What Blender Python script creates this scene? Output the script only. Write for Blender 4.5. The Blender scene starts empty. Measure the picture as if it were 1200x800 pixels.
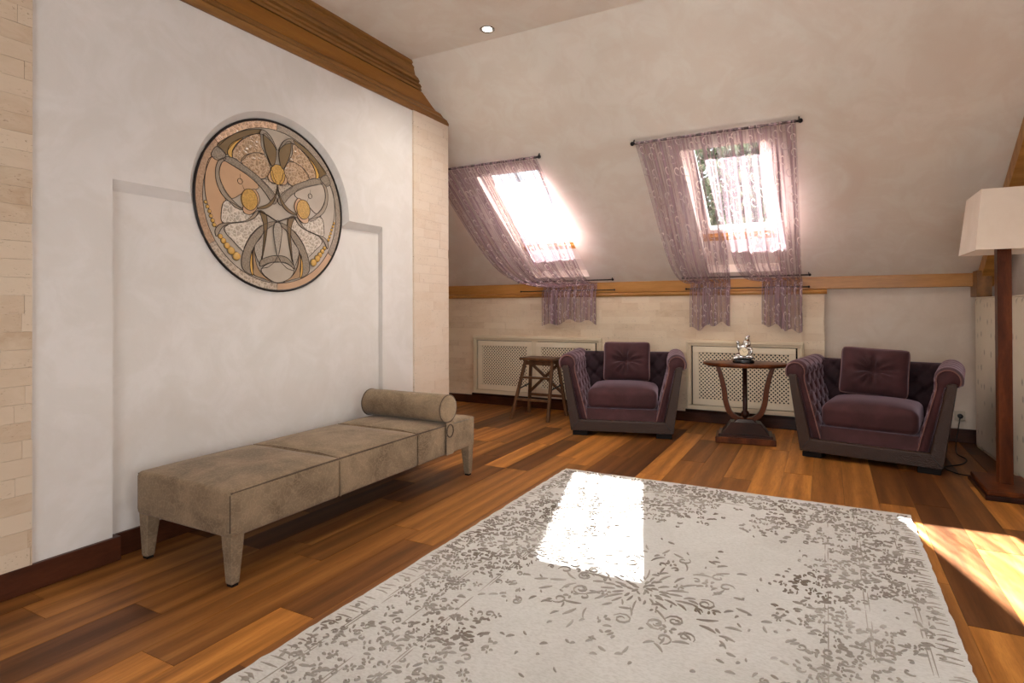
import bpy, bmesh, math, random
from mathutils import Vector, Matrix
random.seed(7)
S = bpy.context.scene
C = S.collection
PI = math.pi

# ------------------------------------------------------------------ camera
cam_d = bpy.data.cameras.new('camera')
cam = bpy.data.objects.new('camera', cam_d); C.objects.link(cam)
FPX, YAW, PITCH, ROLL = 667.175, 0.46954, 0.0060526, -0.0043337
cam_d.sensor_width = 36.0
cam_d.lens = FPX / 1200 * 36
cam_d.shift_x = -(630.06 - 600) / 1200
cam_d.shift_y = (356.2 - 400) / 1200
cam_d.clip_start = 0.05; cam_d.clip_end = 200
_f = Vector((-math.sin(YAW) * math.cos(PITCH), math.cos(YAW) * math.cos(PITCH), math.sin(PITCH)))
_r0 = Vector((math.cos(YAW), math.sin(YAW), 0)); _u0 = _r0.cross(_f)
_r = math.cos(ROLL) * _r0 + math.sin(ROLL) * _u0
_u = -math.sin(ROLL) * _r0 + math.cos(ROLL) * _u0
cam.matrix_world = Matrix(((_r.x, _u.x, -_f.x, 0), (_r.y, _u.y, -_f.y, 0), (_r.z, _u.z, -_f.z, 1.2), (0, 0, 0, 1)))
S.camera = cam

# ------------------------------------------------------------------ world, sun, daylight, exposure
def lin(r, g, b):
    f = lambda c: (c / 255 / 12.92) if c / 255 <= .04045 else ((c / 255 + .055) / 1.055) ** 2.4
    return (f(r), f(g), f(b), 1)
W = bpy.data.worlds.new('sky'); S.world = W; W.use_nodes = True
bg = W.node_tree.nodes['Background']
bg.inputs[0].default_value = (0.86, 0.93, 1.0, 1); bg.inputs[1].default_value = 2.2
def light(name, kind, loc, direction, energy, color=(1, 1, 1), **kw):
    d = bpy.data.lights.new(name, kind); d.energy = energy; d.color = color
    for k, v in kw.items(): setattr(d, k, v)
    o = bpy.data.objects.new(name, d); C.objects.link(o); o.location = loc
    o.rotation_euler = Vector(direction).to_track_quat('-Z', 'Y').to_euler()
    return o
light('sun', 'SUN', (-6, 12, 10), (0.686, -0.972, -1.0), 120.0, (0.95, 0.985, 1.0), angle=0.012)
light('daylight_side_window', 'AREA', (4.12, 0.2, 1.25), (-1, 0, 0), 20, (1.0, 0.98, 0.95), shape='RECTANGLE', size=2.6, size_y=2.3)
light('daylight_rear_window', 'AREA', (0.2, -3.1, 1.25), (0, 1, 0), 30, (1.0, 0.98, 0.95), shape='RECTANGLE', size=3.0, size_y=2.3)
S.cycles.diffuse_bounces = 7
V = S.view_settings
V.view_transform = 'Standard'; V.look = 'None'; V.gamma = 1.0; V.exposure = 0.72; V.use_curve_mapping = False

# ------------------------------------------------------------------ helpers
class MB:
    """collects shapes and links them as one mesh object"""
    def __init__(s): s.v = []; s.f = []; s.uv = None
    def add(s, vs, fs):
        n = len(s.v); s.v += [tuple(v) for v in vs]; s.f += [tuple(i + n for i in f) for f in fs]; return s
    def box(s, x0, x1, y0, y1, z0, z1):
        return s.add([(x0, y0, z0), (x1, y0, z0), (x1, y1, z0), (x0, y1, z0), (x0, y0, z1), (x1, y0, z1), (x1, y1, z1), (x0, y1, z1)],
                     [(3, 2, 1, 0), (4, 5, 6, 7), (0, 1, 5, 4), (1, 2, 6, 5), (2, 3, 7, 6), (3, 0, 4, 7)])
    def frustum(s, lo, hi):
        """lo / hi: (x0,x1,y0,y1,z)"""
        a, b = lo, hi
        return s.add([(a[0], a[2], a[4]), (a[1], a[2], a[4]), (a[1], a[3], a[4]), (a[0], a[3], a[4]), (b[0], b[2], b[4]), (b[1], b[2], b[4]), (b[1], b[3], b[4]), (b[0], b[3], b[4])],
                     [(3, 2, 1, 0), (4, 5, 6, 7), (0, 1, 5, 4), (1, 2, 6, 5), (2, 3, 7, 6), (3, 0, 4, 7)])
    def rings(s, rows, closed=True, caps=True):
        n = len(rows[0]); vs = [p for r in rows for p in r]; fs = []
        for i in range(len(rows) - 1):
            for j in range(n if closed else n - 1):
                k = (j + 1) % n
                fs.append((i * n + j, i * n + k, (i + 1) * n + k, (i + 1) * n + j))
        if caps and closed:
            fs.append(tuple(reversed(range(n)))); fs.append(tuple(range((len(rows) - 1) * n, len(rows) * n)))
        return s.add(vs, fs)
    def tube(s, path, r, n=8, closed=False):
        P = [Vector(p) for p in path]; rows = []; m = len(P)
        for i, p in enumerate(P):
            if closed: t = P[(i + 1) % m] - P[i - 1]
            else: t = P[min(i + 1, m - 1)] - P[max(i - 1, 0)]
            t.normalize()
            a = Vector((0, 0, 1)) if abs(t.z) < .9 else Vector((1, 0, 0))
            e1 = t.cross(a).normalized(); e2 = t.cross(e1)
            rr = r[i] if isinstance(r, (list, tuple)) else r
            rows.append([p + e1 * rr * math.cos(2 * PI * k / n) + e2 * rr * math.sin(2 * PI * k / n) for k in range(n)])
        if closed: rows.append(rows[0])
        return s.rings(rows, True, not closed)
    def bar(s, a, b, w, h, up=(0, 0, 1)):
        a = Vector(a); b = Vector(b); t = (b - a).normalized(); u = Vector(up)
        e1 = t.cross(u)
        e1 = e1.normalized() if e1.length > 1e-4 else Vector((1, 0, 0)); e2 = e1.cross(t)
        rows = [[p + e1 * w * i / 2 + e2 * h * j / 2 for i, j in ((-1, -1), (1, -1), (1, 1), (-1, 1))] for p in (a, b)]
        return s.rings(rows)
    def lathe(s, prof, cx=0, cy=0, n=24, sx=1, sy=1):
        rows = [[(cx + r * sx * math.cos(2 * PI * k / n), cy + r * sy * math.sin(2 * PI * k / n), z) for k in range(n)] for r, z in prof]
        return s.rings(rows)
    def ball(s, c, r, n=12, sc=(1, 1, 1)):
        rows = []
        for i in range(1, n // 2 + 1):
            t = PI * (i - .5) / (n // 2) ; rows.append([(c[0] + sc[0] * r * math.sin(t) * math.cos(2 * PI * k / n), c[1] + sc[1] * r * math.sin(t) * math.sin(2 * PI * k / n), c[2] - sc[2] * r * math.cos(t)) for k in range(n)])
        return s.rings(rows)
    def prism(s, poly, fn, d0, d1):
        """poly in 2-D, fn(a,b,d) -> 3-D point"""
        n = len(poly)
        return s.add([fn(a, b, d0) for a, b in poly] + [fn(a, b, d1) for a, b in poly],
                     [tuple(reversed(range(n))), tuple(range(n, 2 * n))] + [(i, (i + 1) % n, n + (i + 1) % n, n + i) for i in range(n)])
    def mesh(s, name, smooth=False):
        m = bpy.data.meshes.new(name); m.from_pydata(s.v, [], s.f)
        b = bmesh.new(); b.from_mesh(m)
        bmesh.ops.recalc_face_normals(b, faces=b.faces)
        big = [f for f in b.faces if len(f.verts) > 4]
        if big: bmesh.ops.triangulate(b, faces=big)
        b.to_mesh(m); b.free()
        if smooth: m.polygons.foreach_set('use_smooth', [True] * len(m.polygons))
        return m
    def build(s, name, mat, parent=None, smooth=False, bevel=0, seg=2):
        return link(name, s.mesh(name, smooth), mat, parent, bevel, seg)
def link(name, m, mat, parent=None, bevel=0, seg=2):
    if mat and not m.materials: m.materials.append(mat)
    o = bpy.data.objects.new(name, m); C.objects.link(o); o.parent = parent
    if bevel:
        md = o.modifiers.new('bevel', 'BEVEL'); md.width = bevel; md.segments = seg; md.limit_method = 'ANGLE'; md.harden_normals = False
    return o
def thing(name, label, cat, loc=(0, 0, 0), rz=0, group=None):
    o = bpy.data.objects.new(name, None); C.objects.link(o); o.location = loc; o.rotation_euler = (0, 0, rz); o.empty_display_size = .1
    return tag(o, label, cat, group)
def tag(o, label, cat, group=None):
    o['label'] = label; o['category'] = cat
    if group: o['group'] = group
    return o
def struct(o, label=None):
    o['kind'] = 'structure'
    if label: o['label'] = label
    return o
def catmull(pts, n=6, closed=True):
    P = [Vector(p) for p in pts]; m = len(P); out = []
    for i in range(m if closed else m - 1):
        if closed: a, b, c, d = P[i - 1], P[i], P[(i + 1) % m], P[(i + 2) % m]
        else: a, b, c, d = P[max(i - 1, 0)], P[i], P[i + 1], P[min(i + 2, m - 1)]
        for k in range(n):
            t = k / n
            out.append(.5 * (2 * b + (c - a) * t + (2 * a - 5 * b + 4 * c - d) * t * t + (3 * b - a - 3 * c + d) * t ** 3))
    if not closed: out.append(P[-1])
    return out
def soft_rows(sx, sy, sz, r, crown=0.0, nr=5, ny=14, nz=3, nx=10):
    """rows of a rounded box centred in x,y with base at z=0, swept along y; crown lifts the top"""
    rows = []
    ys = []
    for k in range(nr + 1): ys.append((-sy / 2 + r - r * math.cos(PI / 2 * k / nr), r - r * math.sin(PI / 2 * k / nr)))
    mid = [(-sy / 2 + r + (sy - 2 * r) * k / ny, 0) for k in range(1, ny)]
    full = ys + mid + [(-y, i) for y, i in reversed(ys)]
    for y, ins in full:
        hx = sx / 2 - ins; z0 = ins; z1 = sz - ins; rr = max(r - ins * .6, r * .35); row = []
        def arc(cx, cz, a0):
            for k in range(nr + 1):
                a = a0 + PI / 2 * k / nr; row.append((cx + rr * math.cos(a), cz + rr * math.sin(a)))
        def line(a, b, n):
            for k in range(1, n): row.append((a[0] + (b[0] - a[0]) * k / n, a[1] + (b[1] - a[1]) * k / n))
        arc(hx - rr, z0 + rr, -PI / 2); line((hx, z0 + rr), (hx, z1 - rr), nz)
        arc(hx - rr, z1 - rr, 0); line((hx - rr, z1), (-hx + rr, z1), nx)
        arc(-hx + rr, z1 - rr, PI / 2); line((-hx, z1 - rr), (-hx, z0 + rr), nz)
        arc(-hx + rr, z0 + rr, PI); line((-hx + rr, z0), (hx - rr, z0), nx)
        out = []
        for x, z in row:
            w = max(0, 1 - (2 * x / sx) ** 4) * max(0, 1 - (2 * y / sy) ** 4) * max(0, min(1, (z / sz - .5) * 2))
            out.append((x, y, z + crown * w))
        rows.append(out)
    return rows
def soft_box(name, c, size, r, crown, mat, parent, rot=None):
    rows = soft_rows(size[0], size[1], size[2], r, crown)
    if rot: rows = [[rot @ Vector(p) for p in row] for row in rows]
    rows = [[(p[0] + c[0], p[1] + c[1], p[2] + c[2]) for p in row] for row in rows]
    return MB().rings(rows).build(name, mat, parent, True)

# ------------------------------------------------------------------ materials
class NT:
    def __init__(s, name):
        s.m = bpy.data.materials.new(name); s.m.use_nodes = True; s.t = s.m.node_tree; s.p = s.t.nodes['Principled BSDF']; s.out = s.t.nodes['Material Output']
    def n(s, kind, **kw):
        nd = s.t.nodes.new(kind); ins = kw.pop('ins', {})
        for k, v in kw.items(): setattr(nd, k, v)
        for k, v in ins.items(): s.put(nd.inputs[k], v)
        return nd
    def put(s, sock, v):
        if isinstance(v, bpy.types.NodeSocket): s.t.links.new(v, sock)
        else: sock.default_value = v
    def pos(s, scale=(1, 1, 1), offset=None, coord='POS'):
        if coord == 'POS': src = s.n('ShaderNodeNewGeometry').outputs['Position']
        elif coord == 'UV': src = s.n('ShaderNodeTexCoord').outputs['UV']
        else: src = s.n('ShaderNodeTexCoord').outputs['Object']
        mp = s.n('ShaderNodeMapping', ins={0: src, 'Scale': scale})
        if offset is not None: s.put(mp.inputs['Location'], offset)
        return mp.outputs[0]
    def noise(s, vec, scale, detail=4, rough=.55, dist=0):
        return s.n('ShaderNodeTexNoise', ins={'Vector': vec, 'Scale': scale, 'Detail': detail, 'Roughness': rough, 'Distortion': dist}).outputs[0]
    def ramp(s, fac, stops):
        r = s.n('ShaderNodeValToRGB', ins={0: fac}); e = r.color_ramp.elements
        while len(e) < len(stops): e.new(.5)
        for el, (p, c) in zip(e, stops):
            el.position = p; el.color = c if len(c) == 4 else (*c, 1)
        return r.outputs[0]
    def mix(s, fac, a, b, mode='MIX'):
        nd = s.n('ShaderNodeMix', data_type='RGBA', blend_type=mode)
        s.put(nd.inputs[0], fac); s.put(nd.inputs[6], a); s.put(nd.inputs[7], b); return nd.outputs[2]
    def math(s, op, a, b=None, c=None):
        nd = s.n('ShaderNodeMath', operation=op); s.put(nd.inputs[0], a)
        if b is not None: s.put(nd.inputs[1], b)
        if c is not None: s.put(nd.inputs[2], c)
        return nd.outputs[0]
    def bump(s, h, strength=.3, dist=.01):
        b = s.n('ShaderNodeBump', ins={'Height': h, 'Strength': strength, 'Distance': dist}); s.put(s.p.inputs['Normal'], b.outputs[0])
    def rnd(s): return s.n('ShaderNodeObjectInfo').outputs['Random']
    def set(s, **kw):
        for k, v in kw.items(): s.put(s.p.inputs[k.replace('_', ' ')], v)
        return s.m
M = {}
def plaster(name, c1, c2, c3):
    t = NT(name); v = t.pos()
    a = t.noise(v, 1.3, 5, .6, 1.2); b = t.noise(v, 4.0, 6, .65, .8)
    col = t.ramp(a, [(.3, c1), (.5, c2), (.7, c3)])
    col = t.mix(t.math('MULTIPLY', t.ramp(b, [(.42, (0, 0, 0, 1)), (.56, (1, 1, 1, 1))]), .5), col, c3)
    t.bump(t.noise(v, 9, 6, .6), .12, .02)
    M[name] = t.set(Base_Color=col, Roughness=.62, Specular_IOR_Level=.3)
plaster('plaster_wall', lin(210, 203, 196), lin(215, 208, 202), lin(205, 197, 188))
plaster('plaster_ceiling', lin(224, 213, 201), lin(220, 211, 198), lin(213, 198, 183))
plaster('plaster_back', lin(218, 205, 190), lin(214, 199, 182), lin(206, 189, 171))
def travertine(name, dark, light_, vein):
    t = NT(name); r = t.rnd(); off = t.n('ShaderNodeCombineXYZ', ins={0: t.math('MULTIPLY', r, 37.0), 1: t.math('MULTIPLY', r, 91.0), 2: t.math('MULTIPLY', r, 53.0)}).outputs[0]
    v = t.pos((1, 1, 2.2), off)
    base = t.ramp(r, [(0, dark), (.45, vein), (1, light_)])
    cloud = t.noise(v, 7, 6, .65, .6)
    col = t.mix(t.ramp(cloud, [(.35, (0, 0, 0, 1)), (.7, (.75, .75, .75, 1))]), base, light_)
    pv = t.pos((1, 1, 2.6), off); pit = t.noise(pv, 62, 3, .6, .4); gate = t.noise(v, 9, 3)
    pm = t.math('MULTIPLY', t.ramp(pit, [(.60, (0, 0, 0, 1)), (.66, (1, 1, 1, 1))]), t.ramp(gate, [(.48, (0, 0, 0, 1)), (.62, (1, 1, 1, 1))]))
    col = t.mix(t.math('MULTIPLY', pm, .6), col, lin(112, 84, 60))
    t.bump(t.math('SUBTRACT', t.math('MULTIPLY', cloud, .3), pm), .35, .006)
    M[name] = t.set(Base_Color=col, Roughness=.5, Specular_IOR_Level=.4)
travertine('travertine', lin(182, 156, 128), lin(206, 186, 162), lin(194, 170, 144))
travertine('travertine_back_lit', lin(206, 180, 148), lin(226, 206, 178), lin(216, 192, 162))  # same stone, lightened: light on the back wall put into its colour
travertine('travertine_pale', lin(206, 183, 160), lin(214, 196, 177), lin(209, 189, 168))
def wood(name, c1, c2, c3, scale=(14, 1, 14), rough=.35, rnd=True, coat=.0, ring=3.0, objc=False):
    t = NT(name)
    if rnd:
        r = t.rnd(); off = t.n('ShaderNodeCombineXYZ', ins={0: t.math('MULTIPLY', r, 41.0), 1: t.math('MULTIPLY', r, 77.0), 2: t.math('MULTIPLY', r, 23.0)}).outputs[0]
    else: r, off = .5, None
    v = t.pos(scale, off, 'OBJ' if objc else 'POS')
    g = t.noise(v, 1.6, 7, .65, .9); fine = t.noise(v, 16.0, 4, .75, .3)
    w = t.n('ShaderNodeTexWave', wave_type='BANDS', bands_direction='X' if scale[0] >= scale[1] else 'Y', ins={'Vector': v, 'Scale': ring * .12, 'Distortion': 9.0, 'Detail': 3.0, 'Detail Scale': .7}).outputs[1]
    g2 = t.noise(v, 5.5, 6, .7, .5)
    f = t.math('ADD', t.math('ADD', t.math('MULTIPLY', g, .50), t.math('MULTIPLY', g2, .34)), t.math('MULTIPLY', w, .16))
    col = t.ramp(f, [(.22, c1), (.5, c2), (.8, c3)])
    if rnd:
        t2 = t.ramp(r, [(0, (.30, .24, .27, 1)), (.2, (.50, .42, .42, 1)), (.42, (.82, .74, .68, 1)), (.66, (1.05, .98, .88, 1)), (.82, (1.5, 1.38, 1.08, 1)), (.93, (1.15, 1.05, .88, 1)), (1, (.42, .33, .34, 1))])
        t2 = t.mix(1.0, col, t2, 'MULTIPLY'); col = t2
    col = t.mix(t.math('MULTIPLY', t.ramp(fine, [(.5, (0, 0, 0, 1)), (.75, (1, 1, 1, 1))]), .3), col, c1)
    t.bump(fine, .08, .003)
    spec = .1 if 'mahog' in name else .2 if 'dark' in name or 'floor' in name else .3
    M[name] = t.set(Base_Color=col, Roughness=rough, Coat_Weight=coat, Coat_Roughness=.18, Specular_IOR_Level=spec)
wood('walnut_floor', lin(86, 52, 23), lin(146, 97, 48), lin(194, 140, 78), (9, .7, 9), .42, True, .05, 2.4)
wood('dark_base', lin(42, 20, 12), lin(68, 34, 20), lin(90, 48, 28), (3, 3, 20), .35, False, .2)
wood('oak_beam', lin(128, 84, 34), lin(170, 118, 56), lin(196, 146, 80), (1.2, 10, 10), .4, False, .1)
wood('cornice_wood', lin(92, 60, 26), lin(130, 88, 42), lin(158, 112, 60), (10, 1.2, 10), .42, False, .1)
wood('cornice_frieze', lin(116, 72, 22), lin(140, 90, 32), lin(160, 108, 44), (10, 1.2, 10), .42, False, .1)
wood('stool_wood', lin(64, 40, 24), lin(96, 64, 40), lin(124, 86, 56), (9, 9, 1.2), .45, False)
wood('mahogany', lin(44, 20, 10), lin(84, 42, 20), lin(122, 68, 34), (6, 6, 1.5), .3, False, .05)
wood('mahogany_dark', lin(24, 11, 8), lin(44, 21, 14), lin(64, 32, 20), (3, 3, 3), .3, False, .2)
def fabric(name, c1, c2, scale=120, sheen=.3, pattern=False, rough=.85, bs=.25):
    t = NT(name); v = t.pos(coord='OBJ')
    a = t.noise(v, 5, 5, .6, .5); w = t.noise(v, scale, 3, .6)
    col = t.mix(t.ramp(a, [(.35, (0, 0, 0, 1)), (.65, (1, 1, 1, 1))]), c1, c2)
    h = w
    if pattern:
        vr = t.n('ShaderNodeTexVoronoi', ins={'Vector': t.mix(.06, v, t.n('ShaderNodeTexNoise', ins={'Vector': v, 'Scale': 9.0}).outputs[1]), 'Scale': 44.0})
        rg = t.math('SINE', t.math('MULTIPLY', vr.outputs[0], 13.0))
        pm = t.ramp(rg, [(.55, (0, 0, 0, 1)), (.85, (1, 1, 1, 1))])
        col = t.mix(t.math('MULTIPLY', pm, .3), col, tuple(min(1, c * 1.4) for c in c2[:3]) + (1,))
        h = t.math('ADD', t.math('MULTIPLY', w, .5), pm)
    t.bump(h, bs, .002)
    M[name] = t.set(Base_Color=col, Roughness=rough, Sheen_Weight=sheen, Sheen_Roughness=.4, Specular_IOR_Level=.2)
    if 'velvet' in name: t.set(Sheen_Tint=(.95, .72, .86, 1), Sheen_Weight=sheen * 1.6)
fabric('bench_fabric', lin(106, 88, 68), lin(138, 117, 93), 140, .12, True)
fabric('bench_piping', lin(74, 59, 46), lin(90, 73, 58), 200, .1)
fabric('velvet', lin(54, 29, 30), lin(74, 42, 44), 160, .3, False, .7, .12)
fabric('velvet_pale', lin(112, 76, 70), lin(132, 94, 86), 160, .25, False, .7, .1)
fabric('velvet_dark', lin(36, 19, 23), lin(48, 27, 33), 160, .2, False, .7, .12)
fabric('shade_cloth', lin(222, 206, 188), lin(228, 214, 198), 260, .1, False, .9, .08)
def leather():
    t = NT('leather'); v = t.pos(coord='OBJ')
    vr = t.n('ShaderNodeTexVoronoi', ins={'Vector': v, 'Scale': 130.0}).outputs[0]
    t.bump(t.math('ADD', vr, t.noise(v, 30, 3)), .6, .004)
    M['leather'] = t.set(Base_Color=lin(54, 36, 27), Roughness=.3, Specular_IOR_Level=.28)
leather()
def plain(name, col, rough=.5, metal=0, **kw):
    t = NT(name); v = t.pos(coord='OBJ'); n = t.noise(v, 14, 4)
    c = t.mix(t.math('MULTIPLY', n, .25), col, tuple(x * .8 for x in col[:3]) + (1,))
    M[name] = t.set(Base_Color=c, Roughness=rough, Metallic=metal, **kw)
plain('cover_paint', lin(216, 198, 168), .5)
plain('cover_lattice', lin(226, 210, 182), .5)
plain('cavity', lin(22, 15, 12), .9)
plain('black_iron', lin(26, 22, 22), .4, .6)
plain('window_paint', lin(226, 216, 204), .45)
plain('silver', lin(200, 196, 190), .22, 1.0)
plain('dial', lin(226, 206, 170), .4)
plain('ink', lin(40, 30, 26), .5)
plain('black_gloss', lin(12, 10, 12), .12)
plain('rubber_black', lin(18, 16, 16), .5)
plain('chrome', lin(190, 188, 184), .15, 1.0)
plain('lead', lin(52, 40, 31), .45, .5)
plain('lead_rim', lin(30, 22, 18), .4, .4)
plain('outlet', lin(190, 176, 156), .4)
plain('bark', lin(84, 66, 52), .9)
plain('leaf', lin(66, 80, 56), .7)
plain('foot_black', lin(22, 14, 11), .6, 0, Specular_IOR_Level=.15)
def emit(name, col, st):
    t = NT(name); t.set(Emission_Color=col, Emission_Strength=st, Base_Color=col); M[name] = t.m
emit('lamp_glow', (1, .95, .86, 1), 14)
def pane_glass(name, col, tex):
    t = NT(name); v = t.pos(coord='OBJ')
    if tex == 'cobble':
        vr = t.n('ShaderNodeTexVoronoi', feature='DISTANCE_TO_EDGE', ins={'Vector': t.mix(.035, v, t.n('ShaderNodeTexNoise', ins={'Vector': v, 'Scale': 24.0}).outputs[1]), 'Scale': 44.0}).outputs[0]
        e = t.ramp(vr, [(.02, (1, 1, 1, 1)), (.16, (0, 0, 0, 1))])
        c = t.mix(t.math('MULTIPLY', e, .6), col, tuple(min(1, x * 1.7 + .06) for x in col[:3]) + (1,))
        t.bump(vr, .6, .01)
    elif tex == 'grain':
        n = t.noise(v, 95, 3, .6); c = t.mix(t.ramp(n, [(.4, (0, 0, 0, 1)), (.65, (1, 1, 1, 1))]), tuple(x * .72 for x in col[:3]) + (1,), col); t.bump(n, .5, .006)
    else:
        n = t.noise(v, 9, 3, .5); c = t.mix(n, tuple(x * .85 for x in col[:3]) + (1,), tuple(min(1, x * 1.15) for x in col[:3]) + (1,)); t.bump(n, .1, .01)
    M[name] = t.set(Base_Color=c, Roughness=.22, Specular_IOR_Level=.5, Transmission_Weight=.0, Coat_Weight=.3, Coat_Roughness=.1)
GC = dict(peach=lin(190, 152, 118), brown=lin(116, 94, 64), amber=lin(204, 158, 82), tan=lin(158, 128, 98), grey=lin(150, 134, 116), silver=lin(174, 160, 144), ring_warm=lin(188, 152, 122), ring_cool=lin(162, 144, 126))
for k in GC:
    for tx in ('plain', 'grain', 'cobble'): pane_glass('glass_%s_%s' % (k, tx), GC[k], tx)
def clear_glass():
    t = NT('window_glass')
    tr = t.n('ShaderNodeBsdfTransparent', ins={0: (.95, .97, .97, 1)}); gl = t.n('ShaderNodeBsdfGlossy', ins={'Roughness': .02})
    fr = t.n('ShaderNodeFresnel', ins={0: 1.25}); mx = t.n('ShaderNodeMixShader', ins={0: fr.outputs[0]})
    t.t.links.new(tr.outputs[0], mx.inputs[1]); t.t.links.new(gl.outputs[0], mx.inputs[2]); t.t.links.new(mx.outputs[0], t.out.inputs[0]); M['window_glass'] = t.m
clear_glass()
def sheer():
    t = NT('sheer_voile'); v = t.pos(coord='UV')
    wob = t.n('ShaderNodeTexNoise', ins={'Vector': v, 'Scale': 8.0}).outputs[1]
    p = t.mix(.03, v, wob)
    vo = t.n('ShaderNodeTexVoronoi', voronoi_dimensions='2D', ins={'Vector': p, 'Scale': 8.0, 'Randomness': .8})
    d = t.n('ShaderNodeVectorMath', operation='SUBTRACT', ins={0: p, 1: vo.outputs['Position']}).outputs[0]
    sp = t.n('ShaderNodeSeparateXYZ', ins={0: d})
    ang = t.math('ARCTAN2', sp.outputs[1], sp.outputs[0])
    ln = t.n('ShaderNodeVectorMath', operation='LENGTH', ins={0: d}).outputs['Value']
    spiral = t.math('SINE', t.math('ADD', t.math('MULTIPLY', ln, 120.0), ang))
    near = t.ramp(ln, [(.045, (1, 1, 1, 1)), (.06, (0, 0, 0, 1))])
    pat = t.math('MULTIPLY', t.ramp(spiral, [(.80, (0, 0, 0, 1)), (.90, (1, 1, 1, 1))]), near)
    pleat = t.noise(t.pos((26, .6, 1), coord='UV'), 1.0, 4, .6, .3)
    pl2 = t.ramp(pleat, [(.34, (0, 0, 0, 1)), (.50, (.5, .5, .5, 1)), (.58, (1.0, 1.0, 1.0, 1)), (.62, (1.42, 1.42, 1.42, 1))])
    col = t.mix(pat, lin(158, 132, 138), lin(222, 206, 198))
    op = t.math('ADD', t.math('MULTIPLY', pat, .25), t.math('ADD', .22, t.math('MULTIPLY', pl2, .55)))
    df = t.n('ShaderNodeBsdfDiffuse', ins={0: col}); tl = t.n('ShaderNodeBsdfTranslucent', ins={0: col}); m1 = t.n('ShaderNodeMixShader', ins={0: .10})
    t.t.links.new(df.outputs[0], m1.inputs[1]); t.t.links.new(tl.outputs[0], m1.inputs[2])
    tr = t.n('ShaderNodeBsdfTransparent', ins={0: (.97, .94, .95, 1)}); m2 = t.n('ShaderNodeMixShader', ins={0: op})
    t.t.links.new(tr.outputs[0], m2.inputs[1]); t.t.links.new(m1.outputs[0], m2.inputs[2]); t.t.links.new(m2.outputs[0], t.out.inputs[0])
    M['sheer_voile'] = t.m
sheer()
def rug_mats():
    t = NT('rug_pile'); v = t.pos(); a = t.noise(v, 2.2, 5, .6, .6)
    st = t.noise(t.pos((10, 90, 10)), 3, 4, .6); sp = t.noise(t.pos((.6, 1.4, 1)), 110, 3)
    col = t.mix(t.ramp(a, [(.35, (0, 0, 0, 1)), (.68, (1, 1, 1, 1))]), lin(203, 200, 195), lin(189, 185, 179))
    col = t.mix(t.math('MULTIPLY', st, .45), col, lin(210, 208, 204)); col = t.mix(t.ramp(sp, [(.42, (0, 0, 0, 1)), (.7, (.36, .36, .36, 1))]), col, lin(156, 149, 140))
    t.bump(t.math('ADD', sp, st), .5, .003)
    M['rug_pile'] = t.set(Base_Color=col, Roughness=.95, Sheen_Weight=.2, Specular_IOR_Level=.1)
    t = NT('rug_relief'); v = t.pos(); sp = t.noise(v, 120, 2); a = t.noise(v, 3.2, 4)
    col = t.mix(t.ramp(a, [(.3, (0, 0, 0, 1)), (.7, (1, 1, 1, 1))]), lin(122, 110, 99), lin(182, 176, 168)); t.bump(sp, .5, .003)
    M['rug_relief'] = t.set(Base_Color=col, Roughness=.95, Specular_IOR_Level=.1)
rug_mats()
def mattress_mat():
    t = NT('mattress_ticking'); v = t.pos(coord='OBJ'); n = t.noise(v, 4, 4); f = t.noise(v, 90, 2)
    col = t.mix(n, lin(216, 203, 180), lin(198, 183, 158))
    vo = t.n('ShaderNodeTexVoronoi', ins={'Vector': t.pos((.5, 11, 7.5), coord='OBJ'), 'Scale': 1.0, 'Randomness': .35})
    pm = t.ramp(vo.outputs[0], [(.13, (1, 1, 1, 1)), (.24, (0, 0, 0, 1))])
    col = t.mix(t.math('MULTIPLY', t.math('MULTIPLY', pm, f), 1.3), col, lin(132, 120, 100)); t.bump(f, .3, .002)
    M['mattress_ticking'] = t.set(Base_Color=col, Roughness=.9, Sheen_Weight=.2)
mattress_mat()

# ------------------------------------------------------------------ room numbers (metres, camera eye at 1.2 m over the origin)
XL = -3.03            # stone face of the partition wall on the left
XP = -3.045           # its plaster face
NDEP = .04            # niche depth
YB = 6.08             # stone face of the low back wall
ZC = 3.2265           # flat ceiling
YF = 3.672            # fold between flat and sloping ceiling
SL = math.radians(35.95)
SD = Vector((0, math.cos(SL), -math.sin(SL))); SN = Vector((0, math.sin(SL), math.cos(SL)))
def slope(x, s, n=0.0):
    return Vector((x, YF, ZC)) + SD * s + SN * n

# ------------------------------------------------------------------ floor with planks
floor = struct(MB().box(-5.0, 4.2, -3.2, 6.3, -.12, -.014).build('floor', M['dark_base']))
PW = .187
unit = MB().box(-.5, .5, -.5, .5, -.5, .5).mesh('plank'); unit.materials.append(M['walnut_floor'])
x = 1.4; rng = random.Random(3)
while x > -4.9:
    y = -1.4 + rng.uniform(-1.2, 0) if x > -3.1 else 4.0 - rng.uniform(0, 1)
    while y < 6.16:
        L = rng.choice([.75, 1.0, 1.25, 1.5, 1.8]) + rng.uniform(-.06, .06)
        y1 = min(y + L, 6.16); ya = max(y, -1.4 if x > -3.1 else 3.9)
        if y1 - ya > .05:
            o = bpy.data.objects.new('plank', unit); C.objects.link(o); o.parent = floor
            o.location = (x - PW / 2, (ya + y1) / 2, -.0075 + rng.uniform(-.0004, .0004)); o.scale = (PW - .0018, y1 - ya - .002, .015)
        y = y + L
    x -= PW

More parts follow.
